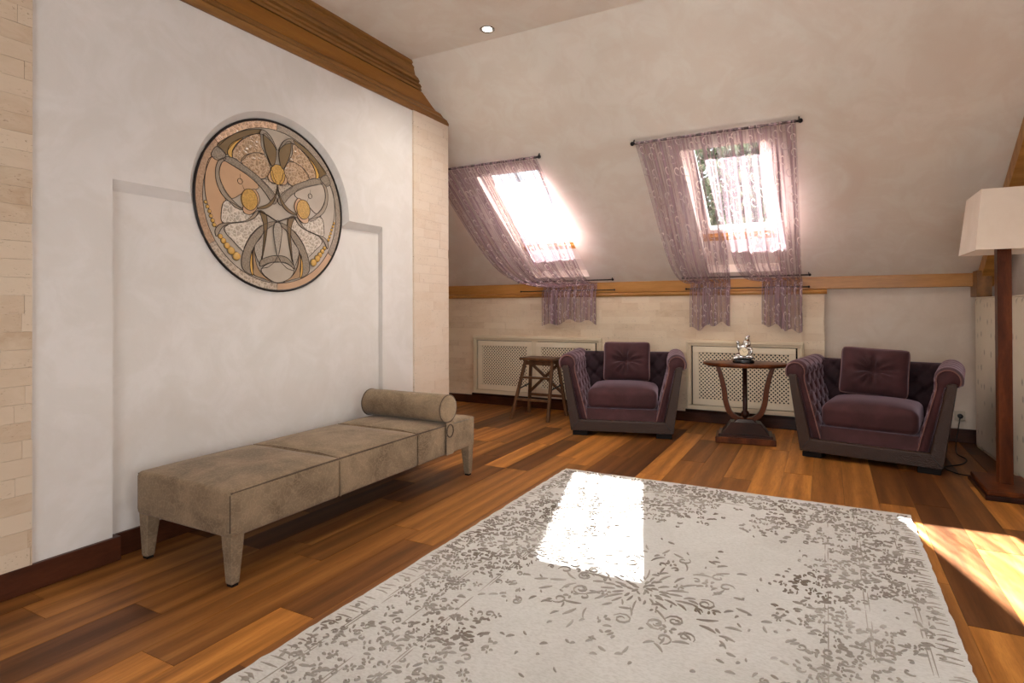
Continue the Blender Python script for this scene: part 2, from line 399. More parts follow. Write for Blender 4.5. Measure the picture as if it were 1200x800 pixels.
# ------------------------------------------------------------------ wall_left: plaster with niche and round recess, stone strips
def yzx(a, b, d): return (d, a, b)
DY, DZ, DR = 2.45, 1.84, .533       # stained glass disc
NY0, NY1, NZ = 1.508, 3.365, 1.825
RF = .572
a0 = math.asin((NZ - DZ) / RF)
front = [(1.194, 0), (NY0, 0), (NY0, NZ)]
na = 48
arc_f = [(DY + RF * math.cos(t), DZ + RF * math.sin(t)) for t in [PI - a0 + (a0 - (PI - a0)) * k / na for k in range(na + 1)]]
front += arc_f + [(NY1, NZ), (NY1, 0), (3.722, 0), (3.722, 2.845), (1.194, 2.845)]
wall_left = struct(MB().prism(front, yzx, XP, XP - NDEP - .02).build('wall_left', M['plaster_wall']))
mb = MB()
RB, CH = .538, .05
a1 = math.asin((NZ - CH - DZ) / RB)
arc_b = [(DY + RB * math.cos(t), DZ + RB * math.sin(t)) for t in [PI - a1 + (a1 - (PI - a1)) * k / na for k in range(na + 1)]]
fr = [(NY0, NZ)] + arc_f + [(NY1, NZ)]; bk = [(NY0, NZ - CH)] + arc_b + [(NY1, NZ - CH)]
mb.rings([[(XP, a, b) for a, b in fr], [(XP - NDEP, a, b) for a, b in bk]], closed=False)
mb.build('niche_chamfer', M['plaster_wall'], wall_left)
MB().box(-3.4, XP - NDEP, 1.1, 3.8, 0, 2.84).build('niche_panel', M['plaster_wall'], wall_left)
MB().box(-3.4, XL - .012, -3.2, 1.194, 0, 2.84).box(-3.4, XL - .012, 3.722, 4.195, 0, 2.84).box(-3.4, -3.14, -3.2, 4.19, 2.8, ZC).build('masonry', M['travertine_pale'], wall_left)
tile = MB().box(-.5, .5, -.5, .5, -.5, .5).mesh('stone_tile'); tile.materials.append(M['travertine'])
tile_p = MB().box(-.5, .5, -.5, .5, -.5, .5).mesh('stone_tile'); tile_p.materials.append(M['travertine_pale'])
TH = .0765
def tiles(parent, along, a_min, a_max, z0, z1, face, me, lengths, skip=None, seed=1):
    rg = random.Random(seed); z = z0; row = 0
    while z < z1 - .005:
        h = min(TH, z1 - z); a = a_min - rg.uniform(0, .7) * lengths[0]
        while a < a_max - 1e-4:
            L = rg.choice(lengths); b0 = max(a, a_min); b1 = min(a + L, a_max); a += L
            if b1 - b0 < .006 or (skip and skip(b0, b1, z, z + h)): continue
            o = bpy.data.objects.new('stone_tile', me); C.objects.link(o); o.parent = parent
            pr = rg.uniform(0, .0016)
            if along == 'y': o.location = (face - .008 + pr, (b0 + b1) / 2, z + h / 2); o.scale = (.016, b1 - b0 - .0009, h - .0009)
            else: o.location = ((b0 + b1) / 2, face + .008 - pr, z + h / 2); o.scale = (b1 - b0 - .0009, .016, h - .0009)
        z += h; row += 1
tiles(wall_left, 'y', .55, 1.194, .113, 2.84, XL, tile, [.2, .27, .34], seed=4)
tiles(wall_left, 'y', 3.722, 4.203, .113, 2.84, XL, tile_p, [.16, .23, .3], seed=9)
# baseboard along the wall, stepping into the niche
XN = XP - NDEP
struct(MB().box(-3.12, XL + .004, -3.2, NY0 + .03, 0, .113).box(-3.12, XN + .016, NY0 + .03, NY1 - .03, 0, .113).box(-3.12, XL + .004, NY1 - .03, 4.205, 0, .113).build('baseboard_left', M['dark_base'], None, False, .004))
# timber cornice under the ceiling, cut by the slope
def cornice(name, prof, mat, label):
    # prof: (x, z) points; far end follows the slope plane
    n = len(prof); fy = lambda z: YF + (ZC - z) / math.tan(SL)
    mb = MB(); mb.rings([[(px, -3.2, pz) for px, pz in prof], [(px, fy(pz), pz) for px, pz in prof]])
    o = struct(mb.build(name, mat)); o['label'] = label; return o
cornice('trim_1', [(-3.16, 2.835), (-3.03, 2.835), (-3.014, 2.848), (-3.012, 2.872), (-3.03, 2.892), (-3.034, 2.916), (-3.05, 2.93), (-3.16, 2.932)], M['cornice_wood'], 'lower timber lip of the wall cornice')
cornice('trim_2', [(-3.16, 2.928), (-3.062, 2.928), (-3.072, 2.96), (-3.088, 3.055), (-3.16, 3.064)], M['cornice_frieze'], 'flat golden frieze board of the wall cornice')
cornice('trim_3', [(-3.16, 3.062), (-3.082, 3.062), (-3.078, 3.078), (-3.062, 3.082), (-3.062, 3.098), (-3.072, 3.104), (-3.05, 3.112), (-3.046, 3.132), (-3.056, 3.15), (-3.034, 3.182), (-3.022, 3.188), (-3.026, 3.206), (-3.008, 3.212), (-3.008, 3.228), (-3.16, 3.228)], M['cornice_wood'], 'stepped timber crown moulding of the wall cornice')
# alcove behind the partition
struct(MB().box(-5.0, -3.4, 4.0, 4.19, 0, 3.0).build('wall_alcove', M['plaster_back']))
struct(MB().box(-5.0, -4.85, 4.19, 6.3, 0, 3.0).build('wall_far_left', M['plaster_back']))

# ------------------------------------------------------------------ wall_back: plaster, stone wainscot, beam and shelf
wall_back = struct(MB().box(-5.0, 1.6, 6.16, 6.3, 0, 1.6).build('wall_back', M['plaster_back']))
MB().box(-4.86, -.019, 6.095, 6.17, 0, 1.325).build('wainscot_core', M['travertine_back_lit'], wall_back)
tile_b = MB().box(-.5, .5, -.5, .5, -.5, .5).mesh('stone_tile'); tile_b.materials.append(M['travertine_back_lit'])
RADS = [(-3.98, -2.265), (-1.32, -.198)]
def hidden(b0, b1, z0, z1):
    return any(b0 > r0 + .03 and b1 < r1 - .03 for r0, r1 in RADS) and z0 > .17 and z1 < .82
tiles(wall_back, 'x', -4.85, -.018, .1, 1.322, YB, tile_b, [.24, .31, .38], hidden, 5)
struct(MB().box(-4.85, -.005, 6.058, 6.17, 0, .1).build('baseboard_back', M['dark_base'], None, False, .004))
struct(MB().box(-.005, 1.42, 6.135, 6.17, 0, .118).build('baseboard_right', M['dark_base'], None, False, .004))
struct(MB().box(-4.85, 1.15, 6.07, 6.2, 1.366, 1.482).build('trim_4', M['oak_beam'], None, False, .004))['label'] = 'oak beam under the sloping ceiling'
shelf = MB(); prof = [(6.12, 1.318), (6.062, 1.318), (6.05, 1.326), (6.044, 1.34), (6.05, 1.356), (6.062, 1.364), (6.12, 1.364)]
shelf.rings([[(-4.85, a, b) for a, b in prof], [(.004, a, b) for a, b in prof]])
struct(shelf.build('trim_5', M['oak_beam']))['label'] = 'rounded oak ledge on top of the stone wainscot'

# ------------------------------------------------------------------ ceilings
struct(MB().box(-3.4, 4.2, -3.2, YF, ZC, ZC + .2).build('ceiling', M['plaster_ceiling']))
W1 = (-1.07, -.40); W2 = (-3.06, -2.38); S0, S1 = 1.275, 2.86; TH_R = .24
mb = MB()
xs = [-5.0, W2[0], W2[1], W1[0], W1[1], 4.2]; ss = [-.0, S0, S1, 3.14]
for i in range(5):
    for j in range(3):
        if j == 1 and i in (1, 3): continue
        n0 = 0
        pts = [slope(xs[i], ss[j], 0), slope(xs[i + 1], ss[j], 0), slope(xs[i + 1], ss[j + 1], 0), slope(xs[i], ss[j + 1], 0)]
        pts += [p + SN * TH_R for p in pts]
        mb.add(pts, [(3, 2, 1, 0), (4, 5, 6, 7), (0, 1, 5, 4), (1, 2, 6, 5), (2, 3, 7, 6), (3, 0, 4, 7)])
struct(mb.build('ceiling_slope', M['plaster_ceiling']))

# ------------------------------------------------------------------ roof windows
def slope_box(mb, x0, x1, s0, s1, n0, n1):
    p = [slope(x0, s0, n0), slope(x1, s0, n0), slope(x1, s1, n0), slope(x0, s1, n0), slope(x0, s0, n1), slope(x1, s0, n1), slope(x1, s1, n1), slope(x0, s1, n1)]
    return mb.add(p, [(3, 2, 1, 0), (4, 5, 6, 7), (0, 1, 5, 4), (1, 2, 6, 5), (2, 3, 7, 6), (3, 0, 4, 7)])
def roof_window(name, x0, x1, label):
    root = struct(bpy.data.objects.new(name, None)); C.objects.link(root); root['label'] = label
    f = MB(); t = .045; a, b = .13, .2; SG0, SG1 = 1.34, 2.39
    slope_box(f, x0 - .01, x0 + t, S0 - .01, SG1 + .03, a, b); slope_box(f, x1 - t, x1 + .01, S0 - .01, SG1 + .03, a, b)
    slope_box(f, x0 + t, x1 - t, S0 - .01, SG0, a, b); slope_box(f, x0 + t, x1 - t, SG1, SG1 + .03, a, b)
    f.build('window_frame', M['window_paint'], root)
    g = MB(); n = .03; sa, sb = SG0, SG1
    slope_box(g, x0 + t, x0 + t + n, sa, sb, .12, .18); slope_box(g, x1 - t - n, x1 - t, sa, sb, .12, .18)
    slope_box(g, x0 + t + n, x1 - t - n, sa, sa + n, .12, .18); slope_box(g, x0 + t + n, x1 - t - n, sb - n, sb, .12, .18)
    sh = g.build('sash', M['window_paint'], root)
    slope_box(MB(), x0 + t + n, x1 - t - n, sa + n, sb - n, .145, .151).build('pane', M['window_glass'], sh)
    slope_box(MB(), x0 - .005, x1 + .005, SG1 + .03, SG1 + .085, .085, .2).build('bottom_rail', M['oak_beam'], root)
    for s0_, s1_ in ((SG1 + .085, SG1 + .27), (SG1 + .275, S1 + .01)):
        slope_box(MB(), x0 - .005, x1 + .005, s0_, s1_, .10, .2).build('apron_panel', M['window_paint'], root, False, .004)
    MB().tube([slope(x0 + .06, S0 + .06, .085), slope(x1 - .06, S0 + .06, .085)], .009).build('vent_handle', M['stool_wood'], root, True)
roof_window('window_1', W1[0], W1[1], 'roof window over the radiator cover behind the side table')
roof_window('window_2', W2[0], W2[1], 'roof window above the step stool')

# ------------------------------------------------------------------ right gable, outside walls
struct(MB().box(1.36, 1.6, 3.0, 6.3, 0, 3.2).build('wall_right', M['plaster_wall']))
tr = MB()
for s0_, s1_ in ((.3, 3.02),):
    slope_box(tr, 1.16, 1.265, s0_, s1_, -.115, .01)
struct(tr.build('trim_6', M['oak_beam'], None, False, .004))['label'] = 'oak rafter running up the sloping ceiling'
struct(MB().box(1.125, 1.23, 5.93, 6.17, 1.275, 1.495).build('trim_7', M['cornice_wood'], None, False, .004))['label'] = 'oak end block where beam and rafter meet'
struct(MB().box(1.42, 4.4, 3.0, 3.15, 0, ZC).build('wall_return', M['plaster_wall']))
mb = MB().box(4.2, 4.4, -3.2, -1.15, 0, ZC).box(4.2, 4.4, 1.55, 3.15, 0, ZC).box(4.2, 4.4, -1.15, 1.55, 0, .08).box(4.2, 4.4, -1.15, 1.55, 2.42, ZC)
struct(mb.build('wall_side', M['plaster_wall']))
mb = MB().box(-3.4, -1.35, -3.4, -3.2, 0, ZC).box(1.75, 4.4, -3.4, -3.2, 0, ZC).box(-1.35, 1.75, -3.4, -3.2, 0, .08).box(-1.35, 1.75, -3.4, -3.2, 2.42, ZC)
struct(mb.build('wall_rear', M['plaster_wall']))

# ------------------------------------------------------------------ stained glass disc
PANES = [
('peach','plain','m',[(-0.809,0.402),(-0.717,0.385),(-0.756,0.227),(-0.711,0.06),(-0.645,-0.03),(-0.698,-0.169),(-0.683,-0.28),(-0.758,-0.332),(-0.854,-0.081),(-0.878,0.103),(-0.859,0.291)]),
('brown','plain','m',[(-0.737,0.555),(-0.589,0.683),(-0.422,0.788),(-0.214,0.857),(-0.229,0.814),(-0.392,0.735),(-0.535,0.627),(-0.617,0.523),(-0.63,0.463),(-0.698,0.503)]),
('amber','plain','m',[(-0.623,0.495),(-0.604,0.565),(-0.535,0.64),(-0.435,0.705),(-0.52,0.612),(-0.568,0.522),(-0.568,0.458),(-0.604,0.456)]),
('tan','cobble','m',[(-0.568,0.458),(-0.563,0.523),(-0.492,0.632),(-0.377,0.734),(-0.229,0.799),(-0.214,0.675),(-0.169,0.58),(-0.261,0.578),(-0.364,0.538),(-0.45,0.447),(-0.478,0.42),(-0.522,0.443)]),
('tan','cobble','m',[(-0.465,0.43),(-0.392,0.525),(-0.261,0.578),(-0.169,0.572),(-0.107,0.484),(-0.092,0.418),(-0.139,0.326),(-0.231,0.289),(-0.349,0.351)]),
('grey','grain','m',[(-0.809,0.426),(-0.743,0.529),(-0.644,0.46),(-0.73,0.383)]),
('peach','plain','m',[(-0.677,0.383),(-0.717,0.285),(-0.711,0.173),(-0.659,0.069),(-0.576,0.002),(-0.45,0.081),(-0.349,0.126),(-0.246,0.184),(-0.321,0.278),(-0.493,0.345),(-0.617,0.383)]),
('grey','cobble','m',[(-0.216,0.272),(-0.139,0.218),(-0.045,0.126),(-0.002,0.161),(-0.004,0.265),(-0.06,0.261),(-0.139,0.3)]),
('silver','cobble','m',[(-0.672,-0.056),(-0.604,-0.034),(-0.45,-0.099),(-0.43,-0.135),(-0.351,-0.141),(-0.291,-0.101),(-0.394,-0.208),(-0.535,-0.253),(-0.683,-0.272),(-0.698,-0.169)]),
('silver','cobble','m',[(-0.664,-0.334),(-0.591,-0.274),(-0.422,-0.233),(-0.291,-0.161),(-0.216,-0.084),(-0.171,-0.212),(-0.261,-0.278),(-0.366,-0.396),(-0.43,-0.52),(-0.445,-0.561),(-0.578,-0.445),(-0.632,-0.4)]),
('grey','plain','m',[(-0.672,0.422),(-0.737,0.368),(-0.764,0.263),(-0.749,0.141),(-0.692,0.032),(-0.604,-0.041),(-0.529,-0.092),(-0.45,-0.105),(-0.448,-0.083),(-0.493,-0.068),(-0.583,0.0),(-0.659,0.083),(-0.711,0.186),(-0.722,0.272),(-0.698,0.358),(-0.644,0.415)]),
('grey','grain','m',[(-0.651,0.439),(-0.563,0.447),(-0.478,0.415),(-0.321,0.343),(-0.201,0.274),(-0.06,0.165),(-0.004,0.077),(-0.06,0.026),(-0.169,0.144),(-0.261,0.221),(-0.379,0.291),(-0.507,0.343),(-0.63,0.386),(-0.672,0.396)]),
('grey','plain','m',[(-0.764,-0.415),(-0.764,-0.353),(-0.698,-0.287),(-0.535,-0.253),(-0.394,-0.208),(-0.291,-0.101),(-0.253,-0.09),(-0.306,-0.176),(-0.422,-0.233),(-0.591,-0.274),(-0.685,-0.323),(-0.745,-0.424)]),
('silver','grain','m',[(-0.306,-0.508),(-0.216,-0.379),(-0.178,-0.295),(-0.173,-0.43),(-0.216,-0.621),(-0.24,-0.69)]),
('grey','grain','m',[(-0.038,-0.18),(-0.139,-0.208),(-0.261,-0.291),(-0.366,-0.409),(-0.437,-0.548),(-0.465,-0.679),(-0.437,-0.769),(-0.336,-0.822),(-0.358,-0.764),(-0.358,-0.645),(-0.306,-0.495),(-0.216,-0.366),(-0.124,-0.268),(-0.038,-0.208)]),
('amber','plain','m',[(-0.332,-0.538),(-0.358,-0.645),(-0.358,-0.75),(-0.336,-0.822),(-0.321,-0.803),(-0.332,-0.696)]),
('tan','plain','m',[(-0.306,-0.495),(-0.325,-0.617),(-0.319,-0.722),(-0.313,-0.814),(-0.203,-0.85),(-0.077,-0.886),(-0.186,-0.822),(-0.263,-0.732),(-0.298,-0.615)]),
('brown','plain','m',[(-0.238,-0.081),(-0.154,-0.114),(-0.139,-0.25),(-0.163,-0.428),(-0.208,-0.634),(-0.201,-0.527),(-0.186,-0.362),(-0.193,-0.216)]),
('brown','plain','m',[(0.0,0.259),(-0.009,0.173),(-0.06,0.036),(-0.139,-0.032),(-0.231,-0.062),(-0.261,-0.051),(-0.139,0.009),(-0.06,0.09),(-0.021,0.171)]),
('peach','plain','m',[(-0.349,0.113),(-0.306,0.154),(-0.261,0.114),(-0.238,0.038),(-0.268,-0.032),(-0.291,0.004)]),
('peach','plain','m',[(-0.445,-0.066),(-0.437,-0.129),(-0.364,-0.143),(-0.291,-0.088),(-0.276,-0.039),(-0.364,-0.073)]),
('silver','grain','c',[(0.0,-0.156),(0.048,-0.225),(0.054,-0.336),(0.0,-0.578),(-0.054,-0.336),(-0.048,-0.225)]),
('silver','plain','c',[(0.006,-0.653),(0.12,-0.653),(0.226,-0.73),(0.169,-0.833),(0.004,-0.895),(-0.137,-0.846),(-0.221,-0.756),(-0.122,-0.675)]),
('grey','grain','c',[(-0.229,-0.649),(-0.137,-0.602),(0.0,-0.574),(0.137,-0.595),(0.25,-0.722),(0.135,-0.666),(0.0,-0.649),(-0.122,-0.67),(-0.23,-0.717)]),
('brown','plain','m',[(-0.189,0.797),(-0.167,0.634),(-0.066,0.46),(-0.017,0.644),(-0.088,0.749),(-0.15,0.814)]),
('grey','grain','m',[(-0.212,0.852),(-0.235,0.799),(-0.182,0.799),(-0.073,0.739),(-0.011,0.664),(-0.073,0.78),(-0.15,0.842)]),
('peach','plain','m',[(-0.081,0.415),(-0.133,0.341),(-0.105,0.28),(-0.026,0.278),(-0.058,0.343)]),
]
BEADS = [(-.707,-.424,.026),(-.672,-.469,.03),(-.632,-.518,.034),(-.587,-.568,.042),(-.525,-.623,.046),(-.867,-.083,.018),(-.848,-.128,.019),(-.827,-.174,.02),(-.812,-.221,.02),(-.792,-.266,.021),(-.775,-.31,.021)]
sg = thing('stained_glass_panel', 'round stained glass panel with amber flowers set into the white plaster wall above the bench', 'stained glass', (XN + .001, DY, DZ))
came = MB()
def uvp(u, v, d): return (d, u * DR, v * DR)
def pane(poly, mat, lay, smooth=True, came_r=.0019):
    P = catmull([(a, b, 0) for a, b in poly], 5) if smooth else [Vector((a, b, 0)) for a, b in poly]
    q = [(p.x, p.y) for p in P]; d = .0065 + lay * .00025
    MB().prism(q, uvp, .003, d).build('pane', M[mat], sg)
    came.tube([uvp(a, b, d) for a, b in q], came_r, 5, True)
cc = [(math.cos(2 * PI * k / 72), math.sin(2 * PI * k / 72)) for k in range(72)]
MB().prism(cc, uvp, 0, .005).build('glass_field', M['glass_silver_plain'], sg)
MB().tube([uvp(a * .992, b * .992, .006) for a, b in cc], .0075, 8, True).build('rim', M['lead_rim'], sg, True)
angs = [90, 142, 212, 270, 328, 398, 450]
for k in range(6):
    t0, t1 = math.radians(angs[k]), math.radians(angs[k + 1]); n = 14
    seg = [(.985 * math.cos(t0 + (t1 - t0) * i / n), .985 * math.sin(t0 + (t1 - t0) * i / n)) for i in range(n + 1)]
    seg += [(.9 * math.cos(t1 + (t0 - t1) * i / n), .9 * math.sin(t1 + (t0 - t1) * i / n)) for i in range(n + 1)]
    pane(seg, ['glass_ring_warm_cobble', 'glass_ring_warm_grain', 'glass_ring_cool_cobble', 'glass_ring_warm_plain', 'glass_ring_cool_grain', 'glass_ring_cool_grain'][k], 0, False)
lay = 1
for col, tex, m, poly in PANES:
    pane(poly, 'glass_%s_%s' % (col, tex), lay)
    if m == 'm': pane([(-a, b) for a, b in reversed(poly)], 'glass_%s_%s' % ({'peach': 'silver'}.get(col, col) if tex == 'plain' and lay < 8 else col, tex), lay)
    lay += 1
for u_, v_ in ((.0, .379), (-.368, .024), (.368, .024)):
    pane([(u_ + .1 * math.cos(2 * PI * k / 10), v_ + .12 * math.sin(2 * PI * k / 10)) for k in range(10)], 'glass_amber_grain', lay)
for sx in (-1, 1):
    for u_, v_, r_ in BEADS:
        MB().ball((.001 + .45 * r_ * DR, sx * u_ * DR, v_ * DR), r_ * DR, 10, (.45, 1, 1)).build('bead', M['glass_amber_plain'], sg, True)
        came.tube([uvp(sx * u_ + r_ * 1.05 * math.cos(2 * PI * k / 12), v_ + r_ * 1.05 * math.sin(2 * PI * k / 12), .006) for k in range(12)], .0016, 4, True)
for sx in (-1, 1):
    came.tube([uvp(sx * a, b, .0075) for a, b in ((-.478, .291), (-.478, .24), (-.43, .13), (-.40, .1))], .0016, 5)
    came.tube([uvp(sx * -.478 + .03 * math.cos(2 * PI * k / 14), .21 + .03 * math.sin(2 * PI * k / 14), .0085) for k in range(14)], .0018, 5, True)
    came.tube([uvp(sx * a, b, .0135) for a, b in ((0, -.58), (-.05, -.66), (-.13, -.72), (-.22, -.74))], .0016, 5)
    came.tube([uvp(sx * a, b, .0105) for a, b in ((-.25, -.085), (-.13, -.12), (-.03, -.165), (.03, -.19))], .004, 5)
came.build('lead_came', M['lead'], sg, True)

# ------------------------------------------------------------------ radiator covers
def radiator_cover(x0, x1, doors, label):
    t = thing('radiator_cover', label, 'radiator cover', ((x0 + x1) / 2, YB, .13), 0, 'lattice radiator covers on the back wall')
    w = (x1 - x0) / 2; H = .72; fy = -.045
    f = MB()
    def rail(a, b, c, d, y0=fy, y1=.004): f.box(a, b, y0, y1, c, d)
    rail(-w, w, H - .055, H); rail(-w, w, 0, .05); rail(-w, -w + .055, .05, H - .055); rail(w - .055, w, .05, H - .055)
    for (da, db), (dc, dd) in zip(doors, doors[1:]): rail(db - (x0 + x1) / 2 - .002, dc - (x0 + x1) / 2 + .002, .05, H - .055)
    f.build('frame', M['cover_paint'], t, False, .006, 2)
    m = MB()
    for a, b, c, d in ((-w + .004, w - .004, H - .03, H - .012), (-w + .012, -w + .028, .03, H - .03), (w - .028, w - .012, .03, H - .03)): m.box(a, b, fy - .012, fy + .002, c, d)
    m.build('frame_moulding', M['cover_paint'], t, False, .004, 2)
    MB().box(-w - .004, w + .004, fy - .02, .004, -.022, .004).build('bottom_ledge', M['mahogany_dark'], t)
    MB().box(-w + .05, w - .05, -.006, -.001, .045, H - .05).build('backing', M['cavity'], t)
    for d0, d1 in doors:
        a0_, a1_ = d0 - (x0 + x1) / 2, d1 - (x0 + x1) / 2; z0, z1 = .055, H - .06; bw = .062
        d = MB().box(a0_, a1_, fy - .004, -.02, z1 - bw, z1).box(a0_, a1_, fy - .004, -.02, z0, z0 + bw).box(a0_, a0_ + bw, fy - .004, -.02, z0 + bw, z1 - bw).box(a1_ - bw, a1_, fy - .004, -.02, z0 + bw, z1 - bw).build('door', M['cover_lattice'], t, False, .004, 2)
        lx0, lx1, lz0, lz1 = a0_ + bw - .003, a1_ - bw + .003, z0 + bw - .003, z1 - bw + .003
        L = MB(); p = .0385; hw = .0062
        for sgn, yy in ((1, -.037), (-1, -.0355)):
            c = lx0 - (lz1 - lz0)
            while c < lx1 + (lz1 - lz0):
                # line x = c + sgn-run
                if sgn > 0: pts = [(c, lz0), (c + (lz1 - lz0), lz1)]
                else: pts = [(c + (lz1 - lz0), lz0), (c, lz1)]
                (xa, za), (xb, zb) = pts; tt = []
                t0, t1 = 0., 1.
                dx = xb - xa
                for lim, s_ in ((lx0, 1), (lx1, -1)):
                    fa, fb = s_ * (xa - lim), s_ * (xb - lim)
                    if fa < 0 and fb < 0: t0 = 2
                    elif fa < 0: t0 = max(t0, fa / (fa - fb))
                    elif fb < 0: t1 = min(t1, fa / (fa - fb))
                if t1 - t0 > .01:
                    A = (xa + dx * t0, yy, za + (zb - za) * t0); B = (xa + dx * t1, yy, za + (zb - za) * t1)
                    L.bar(A, B, .003, hw * 2, (sgn * -1, 0, 1))
                c += p
        lt = L.build('lattice', M['cover_lattice'], d); lt['kind'] = 'stuff'
    return t
radiator_cover(-3.98, -2.265, [(-3.905, -3.15), (-3.085, -2.335)], 'cream radiator cover with two lattice doors behind the step stool')
radiator_cover(-1.32, -.198, [(-1.25, -.268)], 'cream radiator cover with one lattice door behind the side table')

# ------------------------------------------------------------------ bench with bolster
bench = thing('upholstered_bench', 'long taupe patterned upholstered bench with tapered legs against the niche', 'bench', (-2.62, 2.515, 0))
BW, BX = .70, 0
for y0_, y1_ in ((1.575, 2.189), (2.189, 2.824), (2.824, 3.46)):
    soft_box('seat_section', (0, (y0_ + y1_) / 2 - 2.515, .215), (BW, y1_ - y0_ + .006, .205), .02, .018, M['bench_fabric'], bench)
for sx in (-1, 1):
    for yy in (1.575, 3.46):
        sy = 1 if yy < 2 else -1
        xo = sx * BW / 2 - sx * .004; yo = yy - 2.515 + sy * .006
        xi, yi = xo - sx * .075, yo + sy * .065; xb, yb = xo - sx * .045, yo + sy * .04
        sx0, sx1 = sorted((xo, xi)); sy0, sy1 = sorted((yo, yi)); bx0, bx1 = sorted((xo - sx * .012, xb - sx * .008)); by0, by1 = sorted((yo + sy * .008, yb + sy * .006))
        lg = MB().frustum((bx0, bx1, by0, by1, .012), (sx0, sx1, sy0, sy1, .24)).build('leg', M['bench_fabric'], bench, False, .004)
        MB().box(bx0 + .004, bx1 - .004, by0 + .004, by1 - .004, 0, .013).build('glide', M['foot_black'], lg)
pp = MB()
hx = BW / 2 - .006
pp.tube([(hx, -.935, .42 - .012), (hx + .002, -.5, .424 - .008), (hx + .002, .3, .424 - .008), (hx, .94, .42 - .012)], .0045, 6)
pp.tube([(-hx, -.935, .408), (-hx, .94, .408)], .0045, 6)
pp.tube([(hx - .003, -.936, .24), (hx - .003, -.936, .4)], .0045, 6); pp.tube([(-hx + .003, -.936, .24), (-hx + .003, -.936, .4)], .0045, 6)
pp.build('piping', M['bench_piping'], bench, True)
for yy in (2.189, 2.824):
    y_ = yy - 2.515
    MB().tube([(BW / 2 + .001, y_, .22), (BW / 2 + .001, y_, .398), (BW / 2 - .02, y_, .419), (.2, y_, .429), (-.2, y_, .429), (-BW / 2 + .02, y_, .419)], .0035, 6).build('seam', M['bench_fabric'], bench, True)
# bolster lies on the bench
bol = thing('bolster', 'round taupe bolster cushion lying across the bench end', 'cushion', (-2.615, 3.143, .428))
r = .094; n = 28; rows = []
prof = [(-.345, .3), (-.352, .75), (-.347, .93), (-.335, 1.0), (-.2, 1.015), (0, 1.0), (.2, 1.015), (.335, 1.0), (.347, .93), (.352, .75), (.345, .3)]
for xx, k in prof: rows.append([(xx, r * k * math.cos(2 * PI * i / n), r + r * k * math.sin(2 * PI * i / n) * (.97 if math.sin(2 * PI * i / n) < 0 else 1)) for i in range(n)])
MB().rings(rows).build('bolster_body', M['bench_fabric'], bol, True)
for xx in (-.341, .341): MB().tube([(xx, r * .985 * math.cos(2 * PI * i / n), r + r * .985 * math.sin(2 * PI * i / n)) for i in range(n)], .0045, 6, True).build('piping', M['bench_piping'], bol, True)
st = MB(); sp = [(.349, .0, .05), (.352, .0, .01), (.353, 0, -.015), (.357, 0, -.06), (.356, 0, -.13), (.355, 0, -.2)]
st.rings([[(a, b - .042, c), (a + .003, b - .042, c), (a + .003, b + .042, c), (a, b + .042, c)] for a, b, c in [(.3535, -.0, .005), (.3535, 0, -.06), (.3535, 0, -.14), (.3535, 0, -.21)]])
strap = st.build('strap', M['bench_fabric'], bol)
MB().tube([(.359, .036 * math.cos(2 * PI * i / 24), -.052 + .042 * math.sin(2 * PI * i / 24)) for i in range(24)], .0045, 6, True).build('ring', M['bench_piping'], strap, True)
MB().tube([(.357, -.043, 0), (.357, -.043, -.21)], .003, 5).build('strap_edge', M['bench_piping'], strap, True)

# ------------------------------------------------------------------ rug
RX0, RX1, RY0, RY1 = -1.725, .418, .80, 3.852
rug = thing('area_rug', 'large pale grey rug with worn raised floral pattern on the wood floor', 'rug', ((RX0 + RX1) / 2, (RY0 + RY1) / 2, 0))
ox, oy = (RX0 + RX1) / 2, (RY0 + RY1) / 2; hw, hl = (RX1 - RX0) / 2, (RY1 - RY0) / 2
edge = []
nE = 90
rg = random.Random(11)
def wob(): return rg.uniform(-.004, .004)
edge += [(-hw + wob(), -hl + 2 * hl * k / nE) for k in range(nE)] + [(-hw + 2 * hw * k / 60, hl + wob() * .6) for k in range(60)] + [(hw + wob(), hl - 2 * hl * k / nE) for k in range(nE)] + [(hw - 2 * hw * k / 60, -hl + wob() * .6) for k in range(60)]
RT = .012
MB().prism(edge, lambda a, b, d: (a, b, d), 0, RT).build('pile', M['rug_pile'], rug)
rel = MB()
def stroke(pts, w, h=.0065):
    P = [Vector((a, b, 0)) for a, b in pts]; n = len(P); rows = []
    for i, p in enumerate(P):
        t = (P[min(i + 1, n - 1)] - P[max(i - 1, 0)]).normalized(); e = Vector((-t.y, t.x, 0))
        k = math.sin(PI * (.12 + .76 * i / (n - 1))); ww = w * k
        rows.append([tuple(p - e * ww + Vector((0, 0, RT - .001))), tuple(p - e * ww * .5 + Vector((0, 0, RT + h * k))), tuple(p + e * ww * .5 + Vector((0, 0, RT + h * k))), tuple(p + e * ww + Vector((0, 0, RT - .001)))])
    rel.rings(rows, closed=False)
def leaf(cx, cy, a, L, w, bend=.25):
    c, s = math.cos(a), math.sin(a); pts = []
    for k in range(5):
        t = k / 4 - .5; lx = t * L; ly = bend * L * (.25 - t * t)
        pts.append((cx + c * lx - s * ly, cy + s * lx + c * ly))
    stroke(pts, w)
def curl(cx, cy, a, r0, turns=1.1, w=.005):
    n = 12; sg_ = rg.choice((-1, 1))
    stroke([(cx + r0 * (1 - .75 * k / n) * math.cos(a + sg_ * 2 * PI * turns * k / n), cy + r0 * (1 - .75 * k / n) * math.sin(a + sg_ * 2 * PI * turns * k / n)) for k in range(n + 1)], w)
